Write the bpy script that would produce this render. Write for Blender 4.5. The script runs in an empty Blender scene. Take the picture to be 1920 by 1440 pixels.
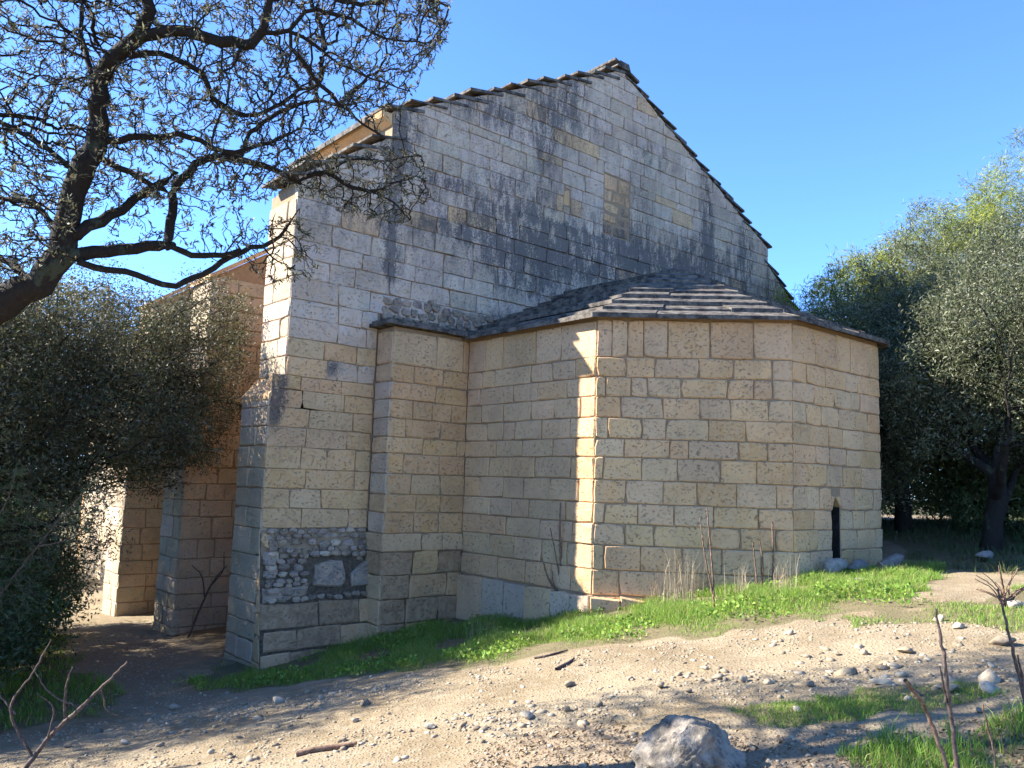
import bpy, math, random
import numpy as np
from mathutils import Vector
random.seed(7); rng = np.random.default_rng(11)
scene = bpy.context.scene
COL = scene.collection

# ------------------------------------------------------------------ camera
# world: X along the gable wall, Y into the chapel, Z up; the camera's eye is the origin
F_PX, YAW, PITCH, ROLL = 1554.08, math.radians(40.2005), math.radians(6.9343), math.radians(1.900)
fwd = np.array([math.sin(YAW)*math.cos(PITCH), math.cos(YAW)*math.cos(PITCH), math.sin(PITCH)])
r0 = np.array([math.cos(YAW), -math.sin(YAW), 0.0]); u0 = np.cross(r0, fwd)
right = math.cos(ROLL)*r0 + math.sin(ROLL)*u0
up = -math.sin(ROLL)*r0 + math.cos(ROLL)*u0
cam_d = bpy.data.cameras.new('camera'); cam = bpy.data.objects.new('camera', cam_d); COL.objects.link(cam)
cam_d.sensor_width = 36.0; cam_d.lens = F_PX/1920*36.0; cam_d.clip_start = 0.05; cam_d.clip_end = 3000
M = np.eye(4); M[:3, 0] = right; M[:3, 1] = up; M[:3, 2] = -fwd
from mathutils import Matrix
cam.matrix_world = Matrix(M.tolist())
scene.camera = cam

# ------------------------------------------------------------------ light
SUN_AZ = (-0.693, 0.721); SUN_EL = math.radians(32.5)
w = bpy.data.worlds.new('World'); scene.world = w; w.use_nodes = True
nt = w.node_tree; bg = nt.nodes['Background']
sky = nt.nodes.new('ShaderNodeTexSky'); sky.sky_type = 'NISHITA'; sky.sun_disc = False
sky.sun_elevation = SUN_EL; sky.sun_rotation = math.atan2(SUN_AZ[0], SUN_AZ[1])
sky.altitude = 100; sky.air_density = 0.58; sky.dust_density = 0.0; sky.ozone_density = 9.0
nt.links.new(sky.outputs[0], bg.inputs[0]); bg.inputs[1].default_value = 0.136
sl = bpy.data.lights.new('sun', 'SUN'); sl.energy = 4.2; sl.angle = math.radians(0.53); sl.color = (1.0, 0.95, 0.87)
so = bpy.data.objects.new('sun', sl); COL.objects.link(so)
so.rotation_euler = Vector((-SUN_AZ[0]*math.cos(SUN_EL), -SUN_AZ[1]*math.cos(SUN_EL), -math.sin(SUN_EL))).to_track_quat('-Z', 'Y').to_euler()
so.location = (-20, 20, 20)
vs = scene.view_settings; vs.view_transform = 'Standard'; vs.look = 'None'; vs.gamma = 1.0; vs.use_curve_mapping = False
vs.exposure = 2.18

# ------------------------------------------------------------------ pixel helpers (pixels of the 1920 x 1440 photograph)
def ray(px, py): return fwd + ((px-960)*right - (py-720)*up)/F_PX
def at(px, py, depth): return ray(px, py)*depth
def onY(px, py, y): d = ray(px, py); return d*y/d[1]
def onX(px, py, x): d = ray(px, py); return d*x/d[0]

# ------------------------------------------------------------------ ground height
CP = np.array([(0,0,-1.55),(5.1,11.2,-2.62),(6.9,10.8,-2.32),(8.2,10.9,-2.14),(8.15,8.6,-1.88),(8.74,7.5,-1.54),(9.24,7.0,-1.40),
 (9.74,6.5,-1.27),(10.19,6.05,-1.15),(11.2,6.0,-1.13),(12.7,6.0,-0.97),(5.0,14.7,-2.72),(5.0,18.2,-2.9),(3.7,20,-3.0),(2.8,15,-2.85),
 (16,5,-0.72),(20,2,-0.6),(14,8,-0.8),(14.5,11,-0.8),(3,-3,-1.0),(-3,3,-2.0),(3.98,1.34,-1.22),(2.4,5.2,-1.86),(3.08,3.54,-1.55),(6.5,4.2,-1.22),
 (5.2,6.2,-1.68),(-2,9,-2.7),(0,14,-2.95),(12,0,-0.6),(8.3,3.6,-0.95),(25,12,-0.6),(20,25,-1.5),(0,30,-3.0),(-12,8,-3.0),(-10,-8,-2.0),(10,-10,-0.2),
 (40,0,-0.5),(40,40,-1.5),(-40,40,-3),(-40,-40,-2),(40,-40,0),(0,60,-3),(60,20,-1)], float)
def _tps(r2): return np.where(r2 > 1e-9, 0.5*r2*np.log(np.maximum(r2, 1e-9)), 0)
_n = len(CP); _K = _tps(((CP[:, None, :2]-CP[None, :, :2])**2).sum(-1)) + np.eye(_n)*0.05
_P = np.c_[np.ones(_n), CP[:, :2]]
_W = np.linalg.solve(np.block([[_K, _P], [_P.T, np.zeros((3, 3))]]), np.r_[CP[:, 2], 0, 0, 0])
def wob(x, y):
    return (0.016*np.sin(x*3.1+1.3*y)*np.sin(y*2.7-0.7*x+1) + 0.010*np.sin(7.3*x-3.1*y+2)*np.sin(6.1*y+2.2*x)
            + 0.006*np.sin(14.1*x+5*y)*np.sin(13.3*y-6*x))
def gz(x, y):
    x = np.asarray(x, float); y = np.asarray(y, float)
    xc = np.clip(x, -45, 60); yc = np.clip(y, -45, 60)
    sh = xc.shape; q = np.c_[xc.ravel(), yc.ravel()]
    out = np.empty(len(q))
    for i in range(0, len(q), 20000):
        c = q[i:i+20000]
        k = _tps(((c[:, None, :]-CP[None, :, :2])**2).sum(-1))
        out[i:i+20000] = k@_W[:_n] + _W[_n] + c@_W[_n+1:]
    return out.reshape(sh) + wob(x, y)
def g1(x, y): return float(gz(np.array([x]), np.array([y]))[0])
def ground_px(px, py):
    d = ray(px, py); ts = np.linspace(1.5, 60, 3000)
    z = gz(d[0]*ts, d[1]*ts); i = int(np.argmax(d[2]*ts < z)); t = ts[i]
    return np.array([d[0]*t, d[1]*t, z[i]])

# ------------------------------------------------------------------ mesh helpers
OFF = {}
def tag(o, label=None, cat=None, group=None, kind=None):
    if label: o['label'] = label
    if cat: o['category'] = cat
    if group: o['group'] = group
    if kind: o['kind'] = kind
    return o
def thing(name, loc, label, cat, group=None):
    o = bpy.data.objects.new(name, None); COL.objects.link(o); o.empty_display_size = 0.2
    o.location = [float(v) for v in loc]; OFF[o.name] = np.array(loc, float)
    return tag(o, label, cat, group)
def mesh_of(name, V, F, mat, tint=None, smooth=False):
    me = bpy.data.meshes.new(name)
    V = np.asarray(V, np.float32)
    if isinstance(F, np.ndarray):
        me.vertices.add(len(V)); me.vertices.foreach_set('co', V.ravel())
        k = F.shape[1]; me.loops.add(F.size); me.loops.foreach_set('vertex_index', F.ravel().astype(np.int32))
        me.polygons.add(len(F)); me.polygons.foreach_set('loop_start', np.arange(0, F.size, k, dtype=np.int32))
        me.polygons.foreach_set('loop_total', np.full(len(F), k, np.int32))
        me.update(calc_edges=True)
    else:
        me.from_pydata(V.tolist(), [], F)
    if smooth: me.polygons.foreach_set('use_smooth', np.ones(len(me.polygons), bool))
    if tint is not None:
        a = me.color_attributes.new('tint', 'FLOAT_COLOR', 'POINT')
        t = np.asarray(tint, np.float32)
        if t.ndim == 1: t = np.tile(t, (len(V), 1))
        a.data.foreach_set('color', np.c_[t[:, :3], np.ones(len(V), np.float32)].astype(np.float32).ravel())
    me.materials.append(mat)
    return me
def build(name, V, F, mat, parent=None, tint=None, smooth=False, origin=None):
    """verts in world space; the object's origin goes to `origin` (or its parent's origin)"""
    po = OFF[parent.name] if parent is not None else np.zeros(3)
    o_ = po if origin is None else np.asarray(origin, float)
    me = mesh_of(name, np.asarray(V, float)-o_, F, mat, tint, smooth)
    ob = bpy.data.objects.new(name, me); COL.objects.link(ob)
    if parent is not None: ob.parent = parent
    ob.location = [float(v) for v in (o_-po)]
    OFF[ob.name] = o_
    return ob
class Geo:
    def __init__(s): s.V = []; s.F = []; s.T = []
    def add(s, V, F, tint=(0.5, 0.5, 0.5)):
        b = len(s.V); s.V += [tuple(v) for v in V]; s.F += [tuple(i+b for i in f) for f in F]; s.T += [tuple(tint)]*len(V)
    def box(s, a, b, tint=(0.5, 0.5, 0.5)):
        x0, y0, z0 = a; x1, y1, z1 = b
        V = [(x0,y0,z0),(x1,y0,z0),(x1,y1,z0),(x0,y1,z0),(x0,y0,z1),(x1,y0,z1),(x1,y1,z1),(x0,y1,z1)]
        s.add(V, [(0,3,2,1),(4,5,6,7),(0,1,5,4),(1,2,6,5),(2,3,7,6),(3,0,4,7)], tint)
    def prism(s, poly, axis_vec, tint=(0.5, 0.5, 0.5)):
        n = len(poly); P = [np.array(p, float) for p in poly]; Q = [p+np.array(axis_vec, float) for p in P]
        s.add(P+Q, [tuple(range(n-1, -1, -1)), tuple(range(n, 2*n))]+[(i, (i+1) % n, n+(i+1) % n, n+i) for i in range(n)], tint)
    def build(s, name, mat, parent=None, smooth=False, origin=None):
        return build(name, s.V, s.F, mat, parent, np.array(s.T), smooth, origin)
def ico(sub):
    import bmesh
    bm = bmesh.new(); bmesh.ops.create_icosphere(bm, subdivisions=sub, radius=1.0)
    V = np.array([v.co[:] for v in bm.verts]); Fc = np.array([[v.index for v in f.verts] for f in bm.faces]); bm.free()
    return V, Fc
ICO1, ICOF1 = ico(1); ICO3, ICOF3 = ico(3); ICO2, ICOF2 = ico(2); ICO4, ICOF4 = ico(5)

# ------------------------------------------------------------------ materials
class NT:
    def __init__(s, name):
        s.m = bpy.data.materials.new(name); s.m.use_nodes = True; s.t = s.m.node_tree; s.p = s.t.nodes['Principled BSDF']
        s.pos = s.n('ShaderNodeNewGeometry').outputs['Position']
    def n(s, typ, **kw):
        nd = s.t.nodes.new(typ)
        for k, v in kw.items(): setattr(nd, k, v)
        return nd
    def put(s, sock, v):
        if hasattr(v, 'is_output') or isinstance(v, bpy.types.NodeSocket): s.t.links.new(v, sock)
        else: sock.default_value = v
    def math(s, op, a, b=0.0, c=None, clamp=False):
        nd = s.n('ShaderNodeMath', operation=op); nd.use_clamp = clamp
        s.put(nd.inputs[0], a); s.put(nd.inputs[1], b)
        if c is not None: s.put(nd.inputs[2], c)
        return nd.outputs[0]
    def noise(s, scale, detail=4, rough=0.55, vec=None, stretch=None):
        v = vec or s.pos
        if stretch:
            mp = s.n('ShaderNodeVectorMath', operation='MULTIPLY'); s.put(mp.inputs[0], v); mp.inputs[1].default_value = stretch; v = mp.outputs[0]
        nd = s.n('ShaderNodeTexNoise'); s.put(nd.inputs['Vector'], v)
        nd.inputs['Scale'].default_value = scale; nd.inputs['Detail'].default_value = detail; nd.inputs['Roughness'].default_value = rough
        return nd.outputs[0]
    def ramp(s, fac, lo, hi, a=0.0, b=1.0):
        nd = s.n('ShaderNodeMapRange'); nd.interpolation_type = 'SMOOTHSTEP'; s.put(nd.inputs[0], fac)
        for i, v in zip((1, 2, 3, 4), (lo, hi, a, b)): nd.inputs[i].default_value = v
        return nd.outputs[0]
    def mix(s, fac, a, b, mode='MIX'):
        nd = s.n('ShaderNodeMix', data_type='RGBA', blend_type=mode)
        s.put(nd.inputs[0], fac)
        for i, v in ((6, a), (7, b)): s.put(nd.inputs[i], (*v, 1.0) if isinstance(v, tuple) and len(v) == 3 else v)
        return nd.outputs[2]
    def attr(s, name='tint'):
        nd = s.n('ShaderNodeAttribute', attribute_name=name); return nd.outputs['Color']
    def bump(s, h, strength=0.4, dist=0.01):
        nd = s.n('ShaderNodeBump'); nd.inputs['Strength'].default_value = strength; nd.inputs['Distance'].default_value = dist
        s.put(nd.inputs['Height'], h); s.t.links.new(nd.outputs[0], s.p.inputs['Normal'])
    def done(s, col, rough=0.9, spec=0.2):
        s.put(s.p.inputs['Base Color'], col); s.put(s.p.inputs['Roughness'], rough); s.p.inputs['Specular IOR Level'].default_value = spec
        return s.m

# black lichen crusts and run-off streaks on the masonry, each with its own place (x, z, half-sizes, strength)
STAINS = [(12.3,4.50,2.3,.40,.85),(10.3,4.3,1.2,.40,.75),(9.9,3.75,.9,.35,.6),(11.2,5.0,1.9,.10,.8),(13.6,4.9,1.7,.35,.7),(9.4,2.85,1.0,.25,.55),
          (7.05,5.9,.28,.45,1.0),(8.9,6.75,1.1,.30,.60),(6.95,4.9,.16,.9,.85),(6.95,3.55,.16,.35,1.1),(10.35,6.8,.35,.75,.75),(11.0,7.9,.3,.5,.6),
          (15.4,6.1,.22,1.0,1.1),(16.9,5.6,.30,.9,.7),(18.7,4.9,.8,.6,.9),(13.4,7.2,.6,.4,.35),(9.6,5.3,.5,.5,.4),(12.9,5.9,.5,.6,.3),(12.0,4.9,3.4,.7,.28),(9.0,4.6,1.6,.9,.3),(16.0,5.2,1.6,.7,.45),(10.6,7.4,1.2,.5,.35),
          (5.13,1.22,.15,.35,3.2),(6.02,1.68,.18,.15,.7),(8.3,4.35,.9,.12,.7),(7.9,5.2,.5,.12,.6),(14.9,5.0,.6,.5,.5),(6.2,4.3,.9,.35,.35)]
def stain(N, lo=0.42, hi=0.72):
    sep = N.n('ShaderNodeSeparateXYZ'); N.put(sep.inputs[0], N.pos)
    tot = None
    for x, z, sx, sz, a in STAINS:
        dx = N.math('MULTIPLY', N.math('SUBTRACT', sep.outputs[0], x), 1/sx); dz = N.math('MULTIPLY', N.math('SUBTRACT', sep.outputs[2], z), 1/sz)
        e = N.math('EXPONENT', N.math('MULTIPLY', N.math('ADD', N.math('MULTIPLY', dx, dx), N.math('MULTIPLY', dz, dz)), -1.0))
        e = N.math('MULTIPLY', e, a)
        tot = e if tot is None else N.math('ADD', tot, e)
    onwall = N.math('GREATER_THAN', sep.outputs[1], 11.0)
    tot = N.math('MULTIPLY', tot, onwall)
    grain = N.noise(4.0, 5, 0.75, stretch=(1.5, 1.5, 0.5)); fine = N.noise(30, 4, 0.75)
    f = N.math('ADD', N.math('MULTIPLY', grain, 0.65), N.math('MULTIPLY', fine, 0.45))
    f = N.math('MULTIPLY', N.math('ADD', N.math('MULTIPLY', tot, 1.15), N.ramp(sep.outputs[2], 1.2, 4.0, 0.03, 0.34)), N.ramp(f, 0.40, 0.68, 0.04, 1.5))
    return N.ramp(f, 0.06, 1.2, 0.0, 0.82)

def mat_stone(name, bumpy=0.5, stained=False):
    N = NT(name)
    big = N.noise(1.1, 3, 0.65); med = N.noise(8, 5, 0.7); fine = N.noise(60, 2, 0.65); streak = N.noise(3.2, 4, 0.7, stretch=(1.8, 1.8, 0.35))
    col = N.mix(N.ramp(med, 0.36, 0.64, 0.0, 0.5), N.attr(), (0.57, 0.388, 0.225))
    col = N.mix(1.0, col, N.mix(N.ramp(big, 0.32, 0.66), (0.90, 0.88, 0.86), (1.12, 1.10, 1.08)), 'MULTIPLY')
    col = N.mix(N.math('MULTIPLY', N.ramp(streak, 0.54, 0.76), 0.24), col, (0.21, 0.165, 0.12))
    pit = N.ramp(N.noise(22, 4, 0.75, stretch=(1, 1, 1.4)), 0.545, 0.66)
    zone = N.ramp(N.noise(2.0, 3), 0.36, 0.58, 0.25, 1.0)
    col = N.mix(N.math('MULTIPLY', N.math('MULTIPLY', pit, zone), 0.74), col, (0.15, 0.105, 0.075))
    col = N.mix(N.math('MULTIPLY', N.ramp(fine, 0.58, 0.72), 0.22), col, (0.16, 0.13, 0.09))
    if stained: col = N.mix(stain(N), col, (0.075, 0.073, 0.072))
    h = N.math('SUBTRACT', N.math('ADD', N.math('MULTIPLY', med, 1.0), N.math('MULTIPLY', fine, 0.4)), N.math('MULTIPLY', pit, 0.6))
    N.bump(h, bumpy, 0.02)
    return N.done(col, 0.92, 0.15)
def mat_mortar():
    N = NT('lime_mortar')
    col = N.mix(N.noise(12, 4), (0.21, 0.145, 0.085), (0.40, 0.275, 0.165)); N.bump(N.noise(60, 4), 0.6, 0.01)
    return N.done(col, 0.95, 0.1)
def mat_roof():
    N = NT('weathered_roof_slab')
    a = N.noise(7, 5, 0.65); b = N.noise(40, 3, 0.6)
    col = N.mix(N.ramp(a, 0.35, 0.68), (0.034, 0.030, 0.026), (0.17, 0.145, 0.115))
    col = N.mix(N.math('MULTIPLY', N.ramp(b, 0.55, 0.7), 0.5), col, (0.24, 0.21, 0.17))
    N.bump(N.math('ADD', a, N.math('MULTIPLY', b, 0.4)), 0.6, 0.015)
    return N.done(col, 0.9, 0.2)
def mat_ground():
    N = NT('path_earth')
    m = N.attr('tint'); sep = N.n('ShaderNodeSeparateColor'); N.put(sep.inputs[0], m)
    a = N.noise(1.1, 4); b = N.noise(9, 5, 0.65); c = N.noise(55, 4, 0.65)
    dirt = N.mix(N.ramp(a, 0.35, 0.65), (0.205, 0.155, 0.092), (0.275, 0.218, 0.14))
    dirt = N.mix(N.math('MULTIPLY', N.ramp(b, 0.45, 0.7), 0.55), dirt, (0.32, 0.27, 0.185))
    dirt = N.mix(N.math('MULTIPLY', N.ramp(c, 0.50, 0.68), 0.6), dirt, (0.13, 0.092, 0.055))
    litter = N.mix(b, (0.19, 0.14, 0.09), (0.30, 0.235, 0.155))
    gr = N.mix(b, (0.10, 0.088, 0.045), (0.20, 0.16, 0.09))
    f = N.ramp(N.math('ADD', sep.outputs[0], N.math('MULTIPLY', N.math('SUBTRACT', b, 0.5), 0.8)), 0.35, 0.65)
    f2 = N.ramp(N.math('ADD', sep.outputs[1], N.math('MULTIPLY', N.math('SUBTRACT', b, 0.5), 0.7)), 0.3, 0.7)
    col = N.mix(f2, dirt, litter); col = N.mix(f, col, gr)
    vor = N.n('ShaderNodeTexVoronoi'); N.put(vor.inputs['Vector'], N.pos); vor.inputs['Scale'].default_value = 34
    peb = N.ramp(vor.outputs['Distance'], 0.0, 0.45, 1.0, 0.0)
    N.bump(N.math('ADD', N.math('MULTIPLY', b, 0.6), N.math('ADD', N.math('MULTIPLY', peb, 0.5), N.math('MULTIPLY', c, 0.5))), 0.75, 0.025)
    return N.done(col, 0.95, 0.1)
def mat_leaf(name, trans=0.35, rough=0.55):
    m = bpy.data.materials.new(name); m.use_nodes = True; t = m.node_tree; p = t.nodes['Principled BSDF']
    at_ = t.nodes.new('ShaderNodeAttribute'); at_.attribute_name = 'tint'
    t.links.new(at_.outputs['Color'], p.inputs['Base Color']); p.inputs['Roughness'].default_value = rough; p.inputs['Specular IOR Level'].default_value = 0.35
    tr = t.nodes.new('ShaderNodeBsdfTranslucent'); t.links.new(at_.outputs['Color'], tr.inputs[0])
    mx = t.nodes.new('ShaderNodeMixShader'); mx.inputs[0].default_value = trans
    t.links.new(p.outputs[0], mx.inputs[1]); t.links.new(tr.outputs[0], mx.inputs[2])
    t.links.new(mx.outputs[0], t.nodes['Material Output'].inputs[0])
    return m
def mat_bark():
    N = NT('lichen_bark')
    a = N.noise(6, 5, 0.65, stretch=(1, 1, 0.5)); b = N.noise(45, 4, 0.65, stretch=(1, 1, 0.35))
    col = N.mix(b, (0.008, 0.0065, 0.005), (0.038, 0.030, 0.023))
    col = N.mix(N.math('MULTIPLY', N.ramp(a, 0.58, 0.64), 0.55), col, (0.065, 0.08, 0.05))
    N.bump(b, 0.9, 0.02)
    return N.done(col, 0.9, 0.15)
def mat_plain(name, a, b, scale=20, rough=0.9, bump=0.4, stretch=None):
    N = NT(name); f = N.noise(scale, 5, 0.65, stretch=stretch)
    N.bump(f, bump, 0.01); return N.done(N.mix(N.ramp(f, 0.3, 0.7), a, b), rough, 0.2)
def mat_rock(name='field_rock'):
    N = NT(name); a = N.noise(6, 5, 0.7); b = N.noise(30, 4, 0.65)
    col = N.mix(N.ramp(a, 0.38, 0.62), N.attr(), (0.32, 0.27, 0.205))
    col = N.mix(N.math('MULTIPLY', N.ramp(N.noise(11, 4, 0.7), 0.55, 0.66), 0.8), col, (0.045, 0.042, 0.04))
    N.bump(N.math('ADD', a, N.math('MULTIPLY', b, 0.5)), 0.9, 0.03); return N.done(col, 0.92, 0.15)
def mat_pebble():
    N = NT('limestone_pebble'); a = N.noise(25, 4, 0.6)
    col = N.mix(1.0, N.attr(), N.mix(N.ramp(a, 0.3, 0.7), (0.75, 0.73, 0.7), (1.15, 1.13, 1.1)), 'MULTIPLY')
    N.bump(a, 0.5, 0.01); return N.done(col, 0.92, 0.15)
STONE = mat_stone('limestone_ashlar', 0.7); STONE_G = mat_stone('stained_limestone_ashlar', 0.7, True); RUBBLE = mat_stone('rubble_stone', 0.9); MORTAR = mat_mortar(); EARTHMORTAR = mat_plain('earth_mortar', (0.07, 0.05, 0.033), (0.16, 0.115, 0.075), 18, 0.95, 0.8); ROOF = mat_roof(); GROUND = mat_ground()
BARK = mat_bark(); LEAF = mat_leaf('olive_leaf'); LEAF2 = mat_leaf('backlit_leaf', 0.5); GRASS = mat_leaf('grass_blade', 0.4, 0.6); PEBBLE = mat_pebble(); ROCK = mat_rock()
TWIG = mat_plain('dry_stem', (0.10, 0.055, 0.035), (0.26, 0.17, 0.11), 40); DARKTWIG = mat_plain('grey_twig', (0.05, 0.035, 0.028), (0.15, 0.11, 0.09), 40)
STRAW = mat_leaf('dry_straw', 0.25, 0.7); WOOD = mat_plain('old_wood', (0.03, 0.025, 0.02), (0.08, 0.065, 0.05), 15)
PALEWOOD = mat_plain('pale_plank', (0.30, 0.20, 0.10), (0.42, 0.30, 0.16), 15); DARKVOID = mat_plain('slit_shade_stone', (0.012, 0.011, 0.01), (0.035, 0.03, 0.026), 12)  # last one: near-black colour puts the window slit's inner shade into the stone

# ------------------------------------------------------------------ ground cover regions (world polygons taken from photo pixels)
def rough(poly, amp=.11, step=.13):
    rr_ = np.random.default_rng(len(poly)*31+int(abs(poly[0][0])*100)); out = []
    for i in range(len(poly)):
        a, b = np.array(poly[i], float), np.array(poly[(i+1) % len(poly)], float); n = max(1, min(400, int(np.linalg.norm(b-a)/step)))
        for k in range(n): out.append(a+(b-a)*k/n+rr_.normal(0, amp, 2))
    return np.array(out)
def wpoly(pix): return np.array([ground_px(*p)[:2] for p in pix])
def inpoly(x, y, poly):
    r = np.zeros(x.shape, bool); n = len(poly)
    for i in range(n):
        x0, y0 = poly[i]; x1, y1 = poly[(i+1) % n]
        c = ((y0 > y) != (y1 > y)) & (x < (x1-x0)*(y-y0)/((y1-y0) if y1 != y0 else 1e-9)+x0); r ^= c
    return r
edge = wpoly([(330,1292),(430,1296),(500,1292),(600,1280),(720,1262),(820,1255),(900,1246),(1000,1232),(1100,1216),(1200,1206),(1300,1196),(1400,1178),(1500,1160),(1600,1147),(1700,1140)])
GRASS_WALL = np.r_[edge, [[12.2, 5.0], [12.6, 6.2], [9.5, 8.5], [8.6, 11.2], [5.0, 12.0]]]
GRASS_LEFT = np.r_[wpoly([(-250,1420),(60,1360),(190,1345),(230,1300),(120,1240),(125,1195),(60,1180)]), [[-2, 20], [-6, 12]]]
GRASS_FAR = np.array([[3.0, 19.0], [4.6, 19.5], [4.5, 24.0], [-3, 30], [-4, 20]])
GRASS_FRONT = wpoly([(1330,1330),(1400,1310),(1500,1318),(1600,1300),(1720,1270),(1800,1270),(1880,1300),(1860,1330),(1700,1335),(1560,1360),(1450,1365)])
GRASS_CORNER = wpoly([(1600,1440),(1690,1400),(1800,1370),(1960,1340),(2300,1500),(1500,1600)])
GRASS_BANK = np.r_[wpoly([(1500,1160),(1700,1152),(1830,1128),(1990,1090)]), wpoly([(1990,1130),(1930,1180),(1800,1168),(1600,1172)])]
GRASS_RIGHT = np.array([[11.8, 4.6], [11.0, 3.4], [10.2, 2.4], [11, -2], [30, -6], [40, 10], [20, 9], [15.2, 8.5], [14.2, 6.4], [13.2, 5.9], [12.6, 5.2]])
LITTER = wpoly([(860,1440),(960,1385),(1100,1365),(1200,1375),(1420,1385),(1600,1365),(1920,1350),(2100,1500),(1500,1600),(760,1550)])
LITTER2 = wpoly([(100,1330),(300,1345),(560,1322),(420,1300),(330,1292),(345,1210),(310,1190),(200,1185),(100,1230)])
GRASS_WALL0 = GRASS_WALL; GRASS_WALL, GRASS_LEFT, GRASS_FRONT, GRASS_CORNER, GRASS_BANK, GRASS_RIGHT, LITTER, LITTER2 = [rough(p_) for p_ in (GRASS_WALL, GRASS_LEFT, GRASS_FRONT, GRASS_CORNER, GRASS_BANK, GRASS_RIGHT, LITTER, LITTER2)]
def cover(x, y):
    g = np.zeros(x.shape)
    for p in (GRASS_WALL, GRASS_LEFT, GRASS_FAR, GRASS_FRONT, GRASS_CORNER, GRASS_BANK, GRASS_RIGHT): g = np.where(inpoly(x, y, p), 1.0, g)
    g = np.where((y > 31) | (x < -7) | (x > 40), 1.0, g)
    l = np.where(inpoly(x, y, LITTER), 0.8, 0.0); l = np.where(inpoly(x, y, LITTER2), 0.55, l)
    l = np.where((x > 13.2) & (y < 12), 0.6, l)
    return g, l

def make_ground():
    ax = np.r_[-900, -400, -200, -100, np.arange(-60, -7, 3.0), np.arange(-7, 16.0, 0.09), np.arange(16.2, 30, 0.6), np.arange(31, 62, 3.0), 100, 200, 400, 900]
    ay = np.r_[-900, -400, -200, -100, np.arange(-60, -4, 3.0), np.arange(-4, 14.0, 0.09), np.arange(14.2, 30, 0.4), np.arange(31, 62, 3.0), 100, 200, 400, 900]
    X, Y = np.meshgrid(ax, ay, indexing='ij'); Z = gz(X, Y)
    g, l = cover(X, Y)
    for _ in range(2):
        for A_ in (g, l):
            A_[1:-1, 1:-1] = (A_[1:-1, 1:-1]*2+A_[:-2, 1:-1]+A_[2:, 1:-1]+A_[1:-1, :-2]+A_[1:-1, 2:])/6
    nx, ny = X.shape; idx = np.arange(nx*ny).reshape(nx, ny)
    F = np.stack([idx[:-1, :-1], idx[1:, :-1], idx[1:, 1:], idx[:-1, 1:]], -1).reshape(-1, 4)
    V = np.stack([X, Y, Z], -1).reshape(-1, 3)
    o = build('ground', V, F, GROUND, None, np.stack([g, l, g*0], -1).reshape(-1, 3), True)
    tag(o, 'stony beige earth path with grassy margins in front of the chapel', None, None, 'structure')
make_ground()

# ------------------------------------------------------------------ chapel
A_X, C1Y, CX, APW, YP, XP, YM, XL = 8.276, 7.984, 1.888, 2.471, 10.928, 6.793, 11.405, 5.269
APEX = (12.40, 8.86); EAVE = (6.88, 6.12); AIS = (6.88, 5.70); AIL = (5.27, 4.57)
chapel = thing('chapel', (12.4, 11.405, -2.2), 'old limestone chapel with stepped gable and polygonal apse, seen from behind', 'chapel')
class Face:
    def __init__(s, p0, p1, lean=0.0):
        s.o = np.array([p0[0], p0[1], 0.0]); d = np.array([p1[0]-p0[0], p1[1]-p0[1], 0.0]); s.L = np.linalg.norm(d); s.u = d/s.L
        s.n = np.array([s.u[1], -s.u[0], 0.0]); s.v = np.array([0, 0, 1.0]) - s.n*lean; s.zref = 0.0
    def pt(s, a, z, d=0.0): return s.o + s.u*a + np.array([0, 0, z]) - s.n*0 + (s.v-np.array([0, 0, 1.0]))*(z-s.zref) + s.n*d
C1 = (A_X, C1Y); C2 = (A_X+CX, C1Y-CX); C3 = (A_X+CX+APW, C1Y-CX)
fGable = Face((0, YM), (20, YM)); fPil = Face((XP, YP), (A_X, YP)); fPilSide = Face((XP, YM), (XP, YP))
fLeft = Face((A_X, YP), C1); fDiag = Face(C1, C2); fFront = Face(C2, C3)
C4 = (C3[0]+CX, C3[1]+CX); C5 = (C4[0], YM)
fDiag2 = Face(C3, C4); fRight = Face(C4, C5)
fBase = Face((0, YM), (20, YM), lean=0.146); fBase.zref = -0.75
fLside = Face((XL, YM+0.95), (XL, YM)); fLlow = Face((5.05, YM+1.0), (5.05, YM))
BLOCKS = []
def clip(poly, a, b, c):
    """keep a*s + b*z <= c"""
    out = []; n = len(poly)
    for i in range(n):
        p, q = poly[i], poly[(i+1) % n]; dp = a*p[0]+b*p[1]-c; dq = a*q[0]+b*q[1]-c
        if dp <= 0: out.append(p)
        if dp*dq < 0: t = dp/(dp-dq); out.append((p[0]+t*(q[0]-p[0]), p[1]+t*(q[1]-p[1])))
    return out
def area(poly): return 0.5*abs(sum(poly[i][0]*poly[(i+1) % len(poly)][1]-poly[(i+1) % len(poly)][0]*poly[i][1] for i in range(len(poly))))
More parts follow.
